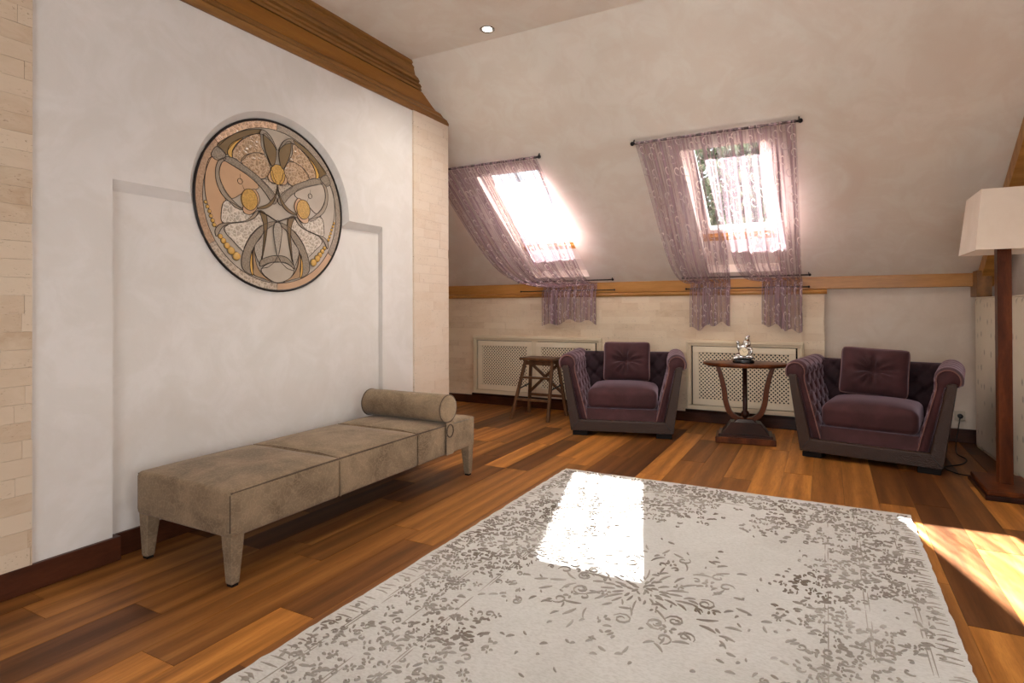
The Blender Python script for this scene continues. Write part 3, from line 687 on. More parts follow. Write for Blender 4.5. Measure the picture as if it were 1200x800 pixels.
def flower(cx, cy, r0, n=6):
    a = rg.uniform(0, 6)
    for k in range(n):
        if rg.random() < .8: leaf(cx + r0 * .7 * math.cos(a + 2 * PI * k / n), cy + r0 * .7 * math.sin(a + 2 * PI * k / n), a + 2 * PI * k / n + rg.uniform(-.3, .3), r0 * .75, r0 * .2)
# smooth value noise for the worn patches
_grid = {}
def vn(x, y):
    def g(i, j):
        if (i, j) not in _grid: _grid[(i, j)] = random.Random(i * 7919 + j * 104729 + 5).random()
        return _grid[(i, j)]
    i, j = math.floor(x), math.floor(y); fx, fy = x - i, y - j; fx = fx * fx * (3 - 2 * fx); fy = fy * fy * (3 - 2 * fy)
    return (g(i, j) * (1 - fx) + g(i + 1, j) * fx) * (1 - fy) + (g(i, j + 1) * (1 - fx) + g(i + 1, j + 1) * fx) * fy
def dens(x, y):
    dx = hw - abs(x); dy = hl - abs(y); d = min(dx, dy * .9)
    if d < .04: return 0
    wear = vn(x * 5 + 31, y * 5 + 7) * .6 + vn(x * 11, y * 11) * .4
    inner = .52 if x < 0 else .42
    base = 1.1 if d < inner else max(0, 1.1 - (d - inner) * 5.0)
    return max(0, base * (wear * 2.0 - .35))
sp_ = .036
iy = int(2 * hl / sp_); ix = int(2 * hw / sp_)
for i in range(ix):
    for j in range(iy):
        x = -hw + (i + .5 + rg.uniform(-.4, .4)) * sp_; y = -hl + (j + .5 + rg.uniform(-.4, .4)) * sp_
        p = dens(x, y)
        if rg.random() > p: 
            if rg.random() < .035 and hw - abs(x) > .12: leaf(x, y, rg.uniform(0, PI), rg.uniform(.012, .03), .004)
            continue
        k = rg.random()
        if k < .30: curl(x, y, rg.uniform(0, 6), rg.uniform(.011, .021), rg.uniform(.6, 1.2), rg.uniform(.0026, .0042))
        elif k < .55: flower(x, y, rg.uniform(.014, .022), rg.choice((4, 5, 6)))
        else:
            for q in range(rg.choice((2, 3, 4))): leaf(x + rg.uniform(-.02, .02), y + rg.uniform(-.02, .02), rg.gauss(.25, .7), rg.uniform(.014, .036), rg.uniform(.003, .0065), rg.uniform(-.3, .3))
# broken border lines and edge ticks
for sx in (-1, 1):
    for off in (.105, .118, .275, .29, .42, .432):
        y = -hl + .12
        while y < hl - .12:
            L = rg.uniform(.06, .22)
            if vn(sx * 40 + off * 30, y * 3) > .38: stroke([(sx * (hw - off), y + L * k / 4) for k in range(5)], .0028, .002)
            y += L + rg.uniform(.01, .08)
    y = -hl + .05
    while y < hl - .04:
        L = rg.uniform(.045, .08)
        if rg.random() < .92:
            y2 = y + rg.uniform(-.012, .012)
            stroke([(sx * (hw - .018), y2), (sx * (hw - .018 - L * .5), y2 + .003), (sx * (hw - .018 - L), y2 + rg.uniform(-.01, .01))], rg.uniform(.0035, .006), .003)
        y += rg.uniform(.028, .042)
for off in (.1, .26):
    x = -hw + .12
    while x < hw - .12:
        L = rg.uniform(.06, .2)
        if vn(x * 3 + 9, off * 50) > .4: stroke([(x + L * k / 4, hl - off) for k in range(5)], .0028, .002)
        x += L + rg.uniform(.01, .08)
# medallion
mx, my = -.70 - ox, 2.34 - oy
def keep(p=.86): return rg.random() < p
for k in range(8):
    a = 2 * PI * k / 8 + .2 + rg.uniform(-.06, .06); c, s = math.cos(a), math.sin(a)
    def at(r_, o_): return (mx + c * r_ - s * o_ + rg.uniform(-.006, .006), my + s * r_ + c * o_ + rg.uniform(-.006, .006))
    for r_ in (.03, .055, .08, .1):
        if keep(.75): leaf(*at(r_, rg.uniform(-.012, .012)), a + rg.uniform(-.6, .6), .035, .006)
    for o_ in (-.018, .018):
        if keep(.8): leaf(*at(.14, o_), a + o_ * 6, rg.uniform(.05, .1), .0042, o_ * 8)
        if keep(.7): leaf(*at(.19, o_ * 1.6), a - o_ * 8, rg.uniform(.04, .07), .005)
        for q in range(3):
            if keep(.7): leaf(*at(rg.uniform(.12, .36), o_ * rg.uniform(1, 6)), a + rg.uniform(-1, 1), rg.uniform(.02, .05), .0045)
    for o_ in (-.062, .062):
        if keep(.75): curl(*at(.25, o_), a + rg.uniform(0, 6), .04, 1.4, .0036)
        if keep(.75): curl(*at(.25, o_), a + rg.uniform(0, 6), .02, .8, .004)
        if keep(.7): leaf(*at(.31, o_ * .8), a + o_ * 14, .08, .0042, -o_ * 6)
        if keep(.7): curl(*at(.345, o_ * 1.6), a, .034, 1.0, .0036)
        if keep(.6): leaf(*at(.4, o_ * 1.3), a + o_ * 9, .06, .0055, o_ * 4)
    if keep(.7): leaf(*at(.36, 0), a + .15, .07, .0065)
    if keep(.6): leaf(*at(.43, .01), a + .3, .06, .0055)
    if keep(.5): leaf(*at(.45, -.03), a - .4, .05, .005)
    a += PI / 8; c, s = math.cos(a), math.sin(a)
    if keep(): leaf(*at(.1, 0), a, .05, .0045)
    if keep(.7): leaf(*at(.2, 0), a + .1, .09, .004, .1)
    if keep(.7): flower(*at(.3, 0), .03, 6)
    if keep(.7): flower(*at(.16, 0), .022, 5)
    if keep(.6): leaf(*at(.39, 0), a + 1.2, .06, .005)
for k in range(70):
    a = rg.uniform(0, 2 * PI); r_ = rg.uniform(.38, .72); leaf(mx + r_ * math.cos(a), my + r_ * .8 * math.sin(a), rg.uniform(0, PI), rg.uniform(.015, .045), rg.uniform(.004, .007))
o = rel.build('raised_pattern', M['rug_relief'], rug); o['kind'] = 'stuff'

# ------------------------------------------------------------------ armchairs
def tuft(a, b, sp):
    u, v = b / sp, a / sp; p, q = u + v, u - v
    dp, dq = abs(p - round(p)), abs(q - round(q))
    f = max(math.exp(-(dp / .085) ** 2), math.exp(-(dq / .085) ** 2)); g = math.exp(-(dp * dp + dq * dq) / .025)
    return f * .016 + g * .03
def arm_mesh(sx):
    inner = [(.318, .155), (.43, .60)]
    prof = []; n1 = 26
    for k in range(n1 + 1): prof.append((inner[0][0] + (inner[1][0] - inner[0][0]) * k / n1, inner[0][1] + (inner[1][1] - inner[0][1]) * k / n1))
    cx_, cz_, rr = .502, .672, .072
    n2 = 20
    th0, th1 = math.radians(200), math.radians(-35)
    for k in range(n2 + 1):
        t = th0 + (th1 - th0) * k / n2; prof.append((cx_ + rr * math.cos(t), cz_ + rr * math.sin(t) * 1.05))
    prof += [(.535, .63), (.48, .625), (.384, .155)]
    cum = [0]
    for i in range(1, len(prof)): cum.append(cum[-1] + math.hypot(prof[i][0] - prof[i - 1][0], prof[i][1] - prof[i - 1][1]))
    rows = []; ny = 76; y0, y1 = .012, .80
    last = n1 + n2
    for j in range(ny + 1):
        y = y0 + (y1 - y0) * j / ny; row = []
        edge_ = min(1, (y - y0) / .05)
        for i, (px, pz) in enumerate(prof):
            if i <= last:
                a_, b_ = prof[max(i - 1, 0)], prof[min(i + 1, last)]
                tx, tz = b_[0] - a_[0], b_[1] - a_[1]; L = math.hypot(tx, tz); nx_, nz_ = -tz / L, tx / L     # inward side of the chair / up on the roll
                if i <= n1 + 4: d = tuft(cum[i] + .02, y - .02, .17)
                else: d = math.exp(-(abs((y - .02) / .17 * 2 % 2 - 1 if False else ((y - .02) / .17 + .5) % 1 - .5) / .07) ** 2) * .010 * (1 - (i - n1) / n2 * .5)
                d = (.018 - d) * edge_ * min(1, cum[i] / .05)
                px2, pz2 = px + nx_ * d, pz + nz_ * d
            else: px2, pz2 = px, pz
            row.append((sx * px2, y, pz2))
        rows.append(row)
    return MB().rings(rows).mesh('arm', True), [(sx * p[0], p[1]) for p in prof]
def back_mesh():
    prof = []   # (y, z) seen from the side: front face up, over the top roll, down the back
    n1 = 28
    for k in range(n1 + 1): prof.append((.60 + .05 * k / n1, .2 + .46 * k / n1))
    n2 = 12
    for k in range(1, n2 + 1):
        t = PI - PI * k / n2; prof.append((.72 + .07 * math.cos(t), .675 + .065 * math.sin(t)))
    prof += [(.79, .2)]
    cum = [0]
    for i in range(1, len(prof)): cum.append(cum[-1] + math.hypot(prof[i][0] - prof[i - 1][0], prof[i][1] - prof[i - 1][1]))
    rows = []; nx_ = 84
    for j in range(nx_ + 1):
        x = -.46 + .92 * j / nx_; row = []
        for i, (py, pz) in enumerate(prof):
            d = 0
            if i <= n1 + 3: d = (.018 - tuft(cum[i] + .02, x, .17))
            s_ = .83 + .17 * min(1, (pz - .2) / .4)
            row.append((x * s_, py - d, pz))
        rows.append(row)
    return MB().rings(rows).mesh('backrest', True)
ARM_L, PL_ = arm_mesh(-1); ARM_R, PR_ = arm_mesh(1); BACK = back_mesh()
for m_, k_ in ((ARM_L, 'velvet'), (ARM_R, 'velvet'), (BACK, 'velvet_dark')): m_.materials.append(M[k_])
SEATROWS = soft_rows(.65, .58, .175, .05, .045, 6, 16, 4, 12)
def armchair(loc, rz, label):
    t = thing('armchair', label, 'armchair', loc, rz, 'purple velvet and leather armchairs')
    U = [(-.47, .045), (.47, .045), (.555, .655), (.492, .655), (.388, .152), (-.388, .152), (-.492, .655), (-.555, .655)]
    MB().prism(U, lambda a, b, d: (a, d, b), 0, .82).build('leather_shell', M['leather'], t, False, .016, 3)
    BP = [(-.466, .05), (.466, .05), (.55, .655), (-.55, .655)]
    MB().prism(BP, lambda a, b, d: (a, d, b), .79, .84).build('back_panel', M['leather'], t, False, .012, 3)
    for sx in (-1, 1):
        MB().tube([(sx * .467, -.0005, .05), (sx * .43, -.002, .1), (sx * .39, -.0005, .15)], .0022, 5).build('mitre_seam', M['rubber_black'], t, True)
    link('arm', ARM_L, None, t); link('arm', ARM_R, None, t); link('backrest', BACK, None, t)
    for P in (PL_, PR_):
        sgn = 1 if P[0][0] > 0 else -1
        MB().tube([(a, .008, b) for a, b in P[:48]], .0045, 6).build('arm_piping', M['velvet_pale'], t, True)
        MB().tube([(sgn * .386, .006, .158), (sgn * .482, .006, .622), (sgn * .535, .006, .632)], .005, 6).build('arm_piping', M['velvet_dark'], t, True)
    MB().frustum((-.385, .385, .02, .6, .14), (-.33, .33, .06, .6, .25)).build('front_rail', M['velvet'], t, False, .008, 2)
    MB().rings([[(p[0], p[1] + .335, p[2] + .25) for p in row] for row in SEATROWS]).build('seat_cushion', M['velvet'], t, True)
    for sx in (-1, 1):
        for y0_ in (.02, .68):
            x0_, x1_ = sorted((sx * .455, sx * .315)); MB().box(x0_, x1_, y0_, y0_ + .12, 0, .05).build('foot', M['foot_black'], t, False, .004)
    return t
armchair((-1.695, 5.03, 0), math.radians(14.0), 'purple tufted velvet armchair with leather shell between step stool and side table')
armchair((.262, 4.94, 0), math.radians(-10.5), 'purple tufted velvet armchair with leather shell beside the floor lamp')
def pillow(loc, rz, tilt, roll, w, h, label, mat):
    t = thing('throw_pillow', label, 'cushion', loc, rz, 'buttoned velvet throw pillows'); t.rotation_euler = (tilt, roll, rz)
    N = 44; rows_f = []; rows_b = []
    for sgn in (-1, 1):
        vs = []; fs = []
        for i in range(N + 1):
            for j in range(N + 1):
                u, v = 2 * i / N - 1, 2 * j / N - 1
                th = .092 * (max(0, 1 - abs(u) ** 2.6) ** .6) * (max(0, 1 - abs(v) ** 2.6) ** .6)
                rr = math.hypot(u, v); a = math.atan2(v, u)
                dim = .055 * math.exp(-(rr / .2) ** 2) + .012 * math.exp(-(rr / .5) ** 2)
                fold = .019 * (math.cos(a * 11 + math.sin(a * 3) * 1.5) * .7 + math.cos(a * 4 + PI) * .9) * math.exp(-((rr - .38) / .3) ** 2)
                th = max(th - dim + fold * min(1, th / .03), .002 if th > .002 else th)
                cr = 1 - .06 * (abs(u) * abs(v)) ** 6; pin = cr * (1 - .03 * (1 - u * u) * abs(v) ** 3); pin2 = cr * (1 - .03 * (1 - v * v) * abs(u) ** 3)
                vs.append((u * w / 2 * pin2, sgn * th, h / 2 + v * h / 2 * pin))
        for i in range(N):
            for j in range(N):
                q = (i * (N + 1) + j, (i + 1) * (N + 1) + j, (i + 1) * (N + 1) + j + 1, i * (N + 1) + j + 1); fs.append(q)
        if sgn < 0: mb = MB()
        mb.add(vs, fs)
    m = mb.mesh('cover', True)
    b = bmesh.new(); b.from_mesh(m); bmesh.ops.remove_doubles(b, verts=b.verts, dist=.0008); bmesh.ops.recalc_face_normals(b, faces=b.faces); b.to_mesh(m); b.free()
    link('cover', m, M[mat], t)
    MB().ball((0, -.012, h / 2), .012, 12, (1, .5, 1)).build('button', M['velvet_pale'], t, True)
    k = 20; ed = [(-1 + 2 * i / k, -1) for i in range(k)] + [(1, -1 + 2 * i / k) for i in range(k)] + [(1 - 2 * i / k, 1) for i in range(k)] + [(-1, 1 - 2 * i / k) for i in range(k)]
    MB().tube([(u * w / 2 * (1 - .06 * (abs(u) * abs(v)) ** 6) * (1 - .03 * (1 - v * v)), 0, h / 2 + v * h / 2 * (1 - .06 * (abs(u) * abs(v)) ** 6) * (1 - .03 * (1 - u * u))) for u, v in ed], .004, 6, True).build('piping', M['velvet_pale'], t, True)
    return t
def chair_pt(loc, rz, x, y): return (loc[0] + x * math.cos(rz) - y * math.sin(rz), loc[1] + x * math.sin(rz) + y * math.cos(rz))
p1 = chair_pt((-1.695, 5.03), math.radians(14), .015, .479); p2 = chair_pt((.262, 4.94), math.radians(-10.5), -.02, .469)
pillow((p1[0], p1[1], .459), math.radians(13), math.radians(-14), math.radians(0), .47, .40, 'mauve velvet throw pillow in the armchair beside the step stool', 'velvet_pillow' if 'velvet_pillow' in M else 'velvet')
pillow((p2[0], p2[1], .464), math.radians(-9), math.radians(-16), math.radians(2.5), .50, .40, 'dark plum velvet throw pillow in the armchair beside the floor lamp', 'velvet')

# ------------------------------------------------------------------ step stool
stl = thing('step_stool', 'dark wooden folding step stool with crossed braces by the radiator cover', 'stool', (-2.815, 5.56, 0))
F = {(-1, -1): ((-.221, -.219), (-.115, -.075)), (1, -1): ((.215, -.212), (.225 - .02, -.075)), (-1, 1): ((-.233, .218), (-.135, .085)), (1, 1): ((.239, .215), (.19, .085))}
for k, (f_, t_) in F.items():
    MB().bar((f_[0], f_[1], 0), (t_[0], t_[1], .635), .03, .034, (0, 1, 0)).build('leg', M['stool_wood'], stl, False, .003)
def on(k, z):
    f_, t_ = F[k]; a = z / .635; return Vector((f_[0] + (t_[0] - f_[0]) * a, f_[1] + (t_[1] - f_[1]) * a, z))
MB().box(-.165, .235, -.135, .135, .632, .658).build('seat', M['stool_wood'], stl, False, .005)
MB().bar(on((-1, -1), .60), on((1, -1), .60), .02, .045).build('apron', M['stool_wood'], stl)
MB().bar(on((-1, 1), .60), on((1, 1), .60), .02, .045).build('apron', M['stool_wood'], stl)
for z in (.215, .445): MB().bar(on((-1, -1), z), on((1, -1), z), .055 if z < .3 else .045, .022).build('step', M['stool_wood'], stl, False, .003)
MB().bar(on((-1, 1), .58), on((1, 1), .25), .022, .03).build('cross_brace', M['stool_wood'], stl)
MB().bar(on((1, 1), .58), on((-1, 1), .25), .018, .03).build('cross_brace', M['stool_wood'], stl)
MB().bar(on((-1, 1), .22), on((1, 1), .22), .02, .03).build('rear_rail', M['stool_wood'], stl)
for sx in (-1, 1): MB().bar(on((sx, -1), .32), on((sx, 1), .35), .006, .014).build('side_hinge', M['black_iron'], stl)

# ------------------------------------------------------------------ side table
tb = thing('side_table', 'small oval mahogany side table with two curved lyre legs on a stepped plinth', 'table', (-.655, 5.38, 0), math.radians(7))
top = MB(); prof = [(.02, .668), (.33, .668), (.352, .676), (.362, .686), (.362, .694), (.352, .702), (.02, .702)]
top.lathe(prof, 0, 0, 48, 1, .62); top.build('table_top', M['mahogany'], tb, True, .002)
for sx in (-1, 1):
    path = catmull([(sx * .235, 0, .672), (sx * .205, 0, .58), (sx * .178, 0, .46), (sx * .162, 0, .34), (sx * .125, 0, .245), (sx * .06, 0, .20), (sx * .012, 0, .196)], 6, False)
    wid = []; n = len(path); rows = []
    for i, p in enumerate(path):
        t_ = (path[min(i + 1, n - 1)] - path[max(i - 1, 0)]).normalized(); nn = Vector((t_.z, 0, -t_.x)); w_ = .026 + .010 * math.sin(PI * i / (n - 1)); d_ = .034
        rows.append([p + nn * w_ / 1.6 + Vector((0, -d_, 0)), p + nn * w_ / 1.6 + Vector((0, d_, 0)), p - nn * w_ / 1.6 + Vector((0, d_, 0)), p - nn * w_ / 1.6 + Vector((0, -d_, 0))])
    MB().rings(rows).build('curved_leg', M['mahogany'], tb, False, .006, 2)
MB().lathe([(.012, .2), (.016, .22), (.02, .25), (.02, .67)], 0, 0, 16).build('column', M['mahogany_dark'], tb, True)
MB().ball((0, -.012, .245), .036, 16).build('ball', M['mahogany_dark'], tb, True)
MB().box(-.25, .25, -.15, .15, 0, .055).build('plinth', M['mahogany'], tb, False, .008, 2)
MB().box(-.225, .225, -.13, .13, .05, .08).frustum((-.2, .2, -.115, .115, .078), (-.125, .125, -.075, .075, .175)).frustum((-.11, .11, -.065, .065, .17), (-.06, .06, -.04, .04, .205)).build('stepped_plinth', M['mahogany_dark'], tb, False, .006, 2)

# ------------------------------------------------------------------ clock statuette on the table
ck = thing('statuette_clock', 'silver figurine holding a small round clock on an oval black base', 'clock', (-.66, 5.33, .7015), math.radians(5))
MB().lathe([(.02, 0), (.088, 0), (.093, .008), (.09, .022), (.078, .03), (.02, .031)], 0, 0, 32, 1, .6).build('base', M['black_gloss'], ck, True)
fg = MB()
for c, r_, s_ in [((-.02, .01, .055), .045, (1.3, .8, .8)), ((.03, .012, .06), .045, (1.1, .8, .9)), ((-.06, 0, .045), .025, (1.2, .9, .8)), ((.0, .02, .12), .036, (1, .8, 1.3)), ((.022, .022, .165), .03, (1.05, .8, 1.35)),
                  ((.03, .02, .212), .021, (1, 1, 1.1)), ((-.045, .015, .145), .015, (.9, .9, 1.8)), ((-.046, .014, .18), .016, (1, 1, 1)), ((.058, .01, .125), .014, (1.6, 1, .9)), ((.066, .0, .098), .013, (1, 1, 1.8)), ((-.03, .01, .115), .014, (1.2, 1, 2.0)),
                  ((.05, .02, .17), .012, (1, 1, 2.4)), ((.068, -.005, .05), .018, (1, 1, 1)), ((-.078, -.01, .04), .014, (1, 1, 1)), ((.04, .03, .235), .012, (1.3, 1, .8))]: fg.ball(c, r_, 14, s_)
o = fg.build('figure', M['silver'], ck, True)
rm = o.modifiers.new('remesh', 'REMESH'); rm.mode = 'VOXEL'; rm.voxel_size = .0045; rm.use_smooth_shade = True
MB().rings([[(.005 + .042 * k * math.cos(2 * PI * i / 28), d_, .1 + .042 * k * math.sin(2 * PI * i / 28)) for i in range(28)] for k, d_ in ((1, -.015), (1.02, -.045), (.9, -.05), (.2, -.048))]).build('clock_case', M['silver'], ck, True)
dial = MB().prism([(.036 * math.cos(2 * PI * i / 28), .036 * math.sin(2 * PI * i / 28)) for i in range(28)], lambda a, b, d: (.005 + a, d, .1 + b), -.053, -.046).build('dial', M['dial'], ck)
hd = MB().bar((.005, -.0545, .1), (.005 - .012, -.0545, .118), .002, .003, (0, 1, 0)).bar((.005, -.0545, .1), (.029, -.0545, .106), .002, .003, (0, 1, 0))
for i in range(12):
    a = 2 * PI * i / 12; hd.bar((.005 + .029 * math.cos(a), -.054, .1 + .029 * math.sin(a)), (.005 + .034 * math.cos(a), -.054, .1 + .034 * math.sin(a)), .002, .002, (0, 1, 0))
hd.build('hands', M['ink'], dial)

# ------------------------------------------------------------------ floor lamp
lp = thing('floor_lamp', 'floor lamp with square mahogany post and cream rectangular shade', 'lamp', (1.015, 4.625, 0))
MB().box(-.15, .15, -.245, .245, 0, .032).build('base', M['mahogany_dark'], lp, False, .006, 2)
MB().box(-.138, .138, -.23, .23, .03, .062).build('base_top', M['mahogany'], lp, False, .006, 2)
MB().box(-.037, .037, -.037, .037, .06, 1.60).build('post', M['mahogany'], lp, False, .003, 2)
T = (.15, .215); B = (.19, .25); zb, zt = 1.545, 1.925; th = .004
so = MB()
def rect(h, z, i=0): return [(-h[0] + i, -h[1] + i, z), (h[0] - i, -h[1] + i, z), (h[0] - i, h[1] - i, z), (-h[0] + i, h[1] - i, z)]
so.rings([rect(B, zb), rect(T, zt), rect(T, zt, th), rect(B, zb, th), rect(B, zb)], True, False)
shade = so.build('shade', M['shade_cloth'], lp)
MB().bar((-T[0] + .003, 0, 1.90), (T[0] - .003, 0, 1.90), .005, .005).bar((0, -T[1] + .003, 1.90), (0, T[1] - .003, 1.90), .005, .005).bar((0, 0, 1.66), (0, 0, 1.905), .006, .006).build('shade_frame', M['chrome'], shade)
MB().lathe([(.018, 1.6), (.018, 1.67), (.014, 1.68)], 0, 0, 14).build('socket', M['black_iron'], lp, True)
MB().lathe([(.012, 1.68), (.016, 1.70), (.028, 1.735), (.03, 1.755), (.022, 1.78), (.004, 1.79)], 0, 0, 16).build('bulb', M['shade_cloth'], lp, True)
cd = tag(MB().tube(catmull([(.93, 4.885, .012), (.90, 4.93, .008), (.82, 4.97, .007), (.77, 5.12, .007), (.9, 5.27, .007), (.96, 5.45, .007), (.93, 5.62, .007), (.96, 5.85, .012), (1.0, 6.05, .06), (1.035, 6.128, .2), (1.04, 6.135, .225)], 6, False), .0045, 6).build('power_cord', M['rubber_black'], None, True), 'black power cord trailing over the floor behind the armchair to the outlet', 'cord')
oz = thing('wall_outlet', 'small wall outlet on the plaster above the dark baseboard', 'outlet', (1.04, 6.162, .19))
MB().box(-.04, .04, -.012, 0, 0, .085).build('plate', M['outlet'], oz, False, .004)
MB().lathe([(.005, 0), (.02, 0), (.02, .03), (.014, .036)], 0, 0, 14).build('plug', M['rubber_black'], oz, True).matrix_local = Matrix.Translation((0, -.012, .042)) @ Matrix.Rotation(PI / 2, 4, 'X')

# ------------------------------------------------------------------ mattress standing by the gable
mt = thing('mattress', 'cream patterned mattress standing on edge against the wall behind the floor lamp', 'mattress', (1.232, 5.11, 0), math.radians(3.0))
soft_box('mattress_body', (0, 0, 0), (.12, 1.84, 1.27), .042, .0, M['mattress_ticking'], mt)
for sx in (-1, 1):
    k = 8; path = []
    for (ya, za, a0_) in ((.88, 1.23, 0), (-.88, 1.23, PI / 2), (-.88, .04, PI), (.88, .04, 1.5 * PI)):
        for i in range(k): path.append((sx * .047, ya + .036 * math.cos(a0_ + PI / 2 * i / (k - 1)), za + .036 * math.sin(a0_ + PI / 2 * i / (k - 1))))
    MB().tube(path, .006, 6, True).build('piping', M['mattress_ticking'], mt, True)

# ------------------------------------------------------------------ curtain rods and sheer curtains
def rod(a, b, r_, label, brackets=True):
    t = thing('curtain_rod', label, 'curtain rod', ((a[0] + b[0]) / 2, a[1], a[2])); c = Vector(t.location); A = Vector(a) - c; B = Vector(b) - c
    MB().tube([A, B], r_, 10).build('rod', M['black_iron'], t, True)
    for p in (A, B): MB().ball(p, r_ * 1.9, 12).build('finial', M['black_iron'], t, True)
    for k in (.008, .992):
        p = A + (B - A) * k
        MB().bar(p, p + brackets, .008, .008, (1, 0, 0)).build('bracket', M['black_iron'], t)
OFF = SN * .052
rod(slope(-1.42, 1.098, -.045), slope(-.16, 1.098, -.045), .009, 'upper black curtain rod above the roof window behind the side table', OFF)
rod(slope(-3.52, 1.098, -.045), slope(-2.28, 1.098, -.045), .009, 'upper black curtain rod above the roof window near the step stool', OFF)
rod((-1.34, 6.0, 1.50), (-.14, 6.0, 1.50), .007, 'middle black curtain rod at the foot of the roof window behind the side table', SN * .045)
rod((-3.3, 6.0, 1.505), (-2.11, 6.0, 1.505), .007, 'middle black curtain rod at the foot of the roof window near the step stool', SN * .045)
rod((-1.31, 6.022, 1.388), (-.15, 6.022, 1.388), .006, 'lowest black curtain rod on the oak beam behind the side table', Vector((0, .052, 0)))
rod((-3.28, 6.022, 1.393), (-2.10, 6.022, 1.393), .006, 'lowest black curtain rod on the oak beam near the step stool', Vector((0, .052, 0)))
def curtain(label, tx, bx, folds, seed, sag, tail, ex):
    t = thing('sheer_curtain', label, 'curtain', ((tx[0] + tx[1]) / 2, 4.56, 2.58)); c = Vector(t.location)
    rg_ = random.Random(seed); ph = [rg_.uniform(0, 6.28) for _ in range(6)]; fr_ = [folds * k for k in (1, 1.63, .57, 2.3)]
    def fold(u, s):
        return (math.sin(2 * PI * fr_[0] * u + ph[0]) * .5 + math.sin(2 * PI * fr_[1] * u + ph[1] + s) * .3 + math.sin(2 * PI * fr_[2] * u + ph[2] - s * 1.5) * .45 + .15 * math.sin(2 * PI * fr_[3] * u + ph[3]))
    # side path: (y, z) relative positions along the length
    key = []
    nk = 26
    for k in range(nk + 1):
        s = k / nk; p = slope(0, 1.111 + s * (1.832), -.045 - .006 * (1 - s))
        d = sag * math.sin(PI * s ** 2.1)
        p = p + Vector((0, -.35, -.94)) * d
        key.append((p.y, p.z))
    NU = 150; rows = []; uvs = []
    def row(yz, e, amp, s, nrm, pucker=0):
        r_ = []; uu = []
        for i in range(NU + 1):
            u = i / NU
            xt = tx[0] + (tx[1] - tx[0]) * u; xb = bx[0] + (bx[1] - bx[0]) * (u + .25 * (fold(u, 1) * .06))
            xx = xt + (xb - xt) * (1 if e >= 1 else 0 if e <= 0 else e ** (ex[0] + (ex[1] - ex[0]) * u))
            o_ = fold(u, s * 1.2) * amp
            # the outer edges hang a little lower than the middle
            dp = pucker * (math.sin(PI * u) ** 2)
            r_.append((xx - c.x, yz[0] + nrm[0] * o_ - c.y, yz[1] + nrm[1] * o_ - dp - c.z)); uu.append((u * (tx[1] - tx[0]) * 1.6, s * 1.9))
        rows.append(r_); uvs.append(uu)
    nrm = (-.588, -.809); tail_z = 1.393 if tx[0] < -2 else 1.388
    for k, yz in enumerate(key):
        s = k / nk; e = s
        row(yz, e, .002 + .026 * s, s, nrm, .035 * math.sin(PI * s))
    n_panel = len(rows)
    panel = (rows[:], uvs[:])
    def emit_(name, rws, uvv, mat):
        mb = MB().rings(rws, closed=False); m = mb.mesh(name, True)
        ul = m.uv_layers.new(name='UVMap'); flat = [q for r_ in uvv for q in r_]
        for lp_ in m.loops: ul.data[lp_.index].uv = flat[lp_.vertex_index]
        return link(name, m, mat, t)
    emit_('panel', *panel, M['sheer_voile'])
    # gathered heading: a sleeve around the rod
    def around(y0, z0, r0, amp, ang, e, s):
        q = []; uu = []
        for i in range(NU + 1):
            u = i / NU; f_ = fold(u, s)
            xt = tx[0] + (tx[1] - tx[0]) * u; xb = bx[0] + (bx[1] - bx[0]) * (u + .25 * (fold(u, 1) * .06))
            rr_ = r0 + amp * (1 + math.tanh(f_)) / 2
            q.append((xt + (xb - xt) * e - c.x, y0 + rr_ * math.cos(ang) - c.y, z0 + rr_ * math.sin(ang) - c.z)); uu.append((u * (tx[1] - tx[0]) * 1.6, s * 1.9))
        rows.append(q); uvs.append(uu)
    rows.clear(); uvs.clear()
    pr = slope(0, 1.098, -.045)
    for k in range(13): around(pr.y, pr.z, .0094, .005, -1.2 + 2 * PI * k / 12, 0, k * .02)
    emit_('heading', rows, uvs, M['sheer_voile'])
    # gathered neck down behind the lowest rod, over its top, then the tail in front
    rows.clear(); uvs.clear()
    p0 = key[-1]
    for k in range(5):
        a = k / 5; row((p0[0] + (6.0375 - p0[0]) * a, p0[1] + (1.40 - p0[1]) * a), 1, .028 * (1 - a) + .003, 1 + a * .1, (-1, 0) if k else nrm)
    for k in range(8): around(6.022, tail_z, .0064, .006, .2 + (PI - .2) * k / 7, 1, 1.1 + k * .008)
    for k in range(1, 14):
        a = k / 13; zz = tail_z - (tail_z - tail) * a
        row((6.010 - .020 * min(1, a * 3), zz), 1, .003 + .021 * min(1, a * 1.6), 1.16 + a * .2, (-1, 0))
        if k > 6:
            q = rows[-1]; rows[-1] = [(p_[0], p_[1], p_[2] + (k - 6) / 7 * (.03 * math.sin(5 * i / NU + ph[4]) + .02 * math.sin(17 * i / NU + ph[5]))) for i, p_ in enumerate(q)]
    emit_('tail', rows, uvs, M['sheer_voile'])
curtain('sheer mauve curtain half over the window behind the table, on the step stool side', (-1.395, -.782), (-1.27, -.87), 7, 3, .20, 1.0, (2.6, 4))
curtain('sheer mauve curtain half over the window behind the table, on the floor lamp side', (-.778, -.19), (-.57, -.205), 7, 8, .19, .99, (6.5, 2))
curtain('sheer mauve curtain swept aside at the roof window above the step stool', (-3.49, -2.308), (-2.98, -2.30), 11, 5, .2, 1.02, (2.6, 2))

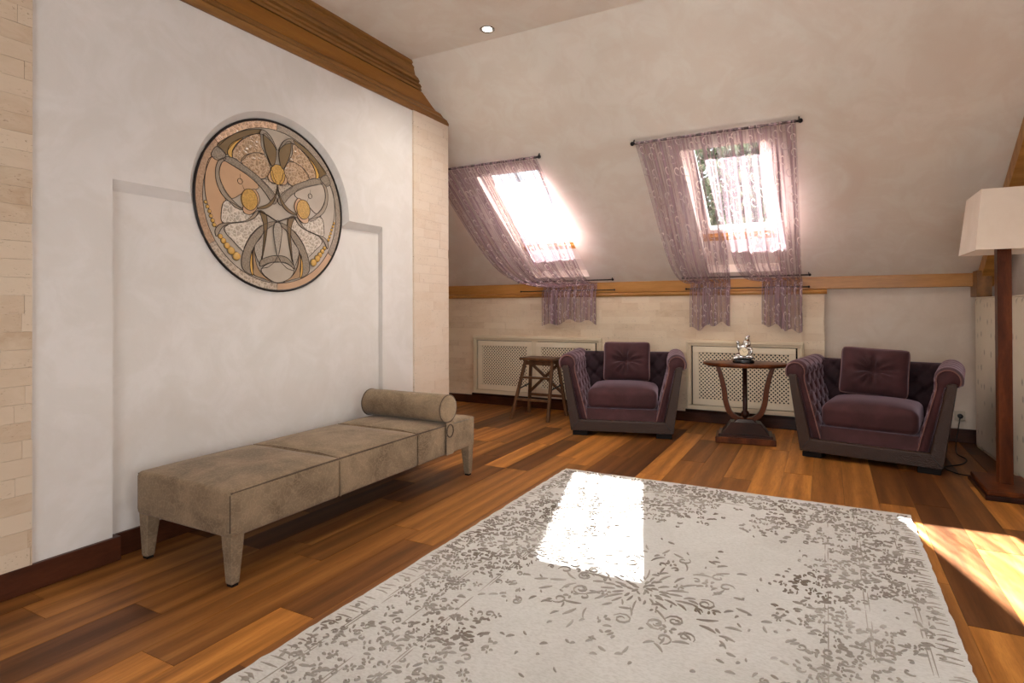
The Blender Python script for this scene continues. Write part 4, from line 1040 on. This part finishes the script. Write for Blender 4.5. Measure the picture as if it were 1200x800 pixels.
# ------------------------------------------------------------------ recessed ceiling spotlights
def spotlight(x, y, label, power):
    dl = thing('recessed_spotlight', label, 'ceiling light', (x, y, ZC), 0, 'recessed ceiling spotlights')
    MB().rings([[(r_ * math.cos(2 * PI * i / 32), r_ * math.sin(2 * PI * i / 32), z) for i in range(32)] for r_, z in ((.055, .0), (.054, -.005), (.046, -.006), (.042, -.003), (.036, .0005), (.055, .0005))]).build('ring', M['chrome'], dl, True)
    MB().lathe([(.004, -.004), (.026, -.006), (.034, -.001)], 0, 0, 20).build('lamp', M['lamp_glow'], dl, True)
    light('spotlight_beam', 'SPOT', (x, y, ZC - .02), (0, 0, -1), power, (1, .95, .88), spot_size=2.5, spot_blend=1.0, shadow_soft_size=.04)
spotlight(-2.188, 3.522, 'small round recessed spotlight in the flat ceiling at the alcove end of the slope', 70)
spotlight(-.85, 3.522, 'unseen added spotlight in the flat ceiling facing the armchairs', 62)  # unseen fitting, added to brighten the chairs and back wall
for x, y, where in ((-.35, 2.2, 'above the rug medallion'), (.9, 1.3, 'between the rug and the side window'), (-.9, 1.0, 'above the rug end away from the armchairs')):
    spotlight(x, y, 'unseen added fill spotlight in the ceiling ' + where, 12)  # unseen fittings added as fill light for rug and room

# ------------------------------------------------------------------ tree outside the roof windows
def tree(loc, rad, n, seed, label):
    t = thing('tree', label, 'tree', loc); rg_ = random.Random(seed)
    h = rad[2] * 1.0
    MB().tube([(0, 0, 0), (.1, .05, h), (-.05, .1, 2 * h + rad[2])], [.16, .12, .05], 8).build('trunk', M['bark'], t, True)
    mb = MB()
    for _ in range(n):
        while True:
            p = Vector((rg_.uniform(-1, 1), rg_.uniform(-1, 1), rg_.uniform(-1, 1)))
            if .2 < p.length < 1: break
        p = Vector((p.x * rad[0], p.y * rad[1], 2.4 * h + p.z * rad[2])); a = Vector((rg_.uniform(-1, 1), rg_.uniform(-1, 1), rg_.uniform(-1, 1))).normalized(); b = a.orthogonal().normalized()
        c_ = a.cross(b); s_ = rg_.uniform(.07, .16)
        mb.add([p - a * s_, p + b * s_ * .5 + c_ * s_ * .15, p + a * s_, p - b * s_ * .5 + c_ * s_ * .15], [(0, 1, 2, 3)])
    o = mb.build('foliage', M['leaf'], t); o['kind'] = 'stuff'
tree((-1.15, 11.0, -1.2), (1.3, 1.2, 1.9), 3800, 4, 'leafy tree outside seen through the roof window behind the side table')
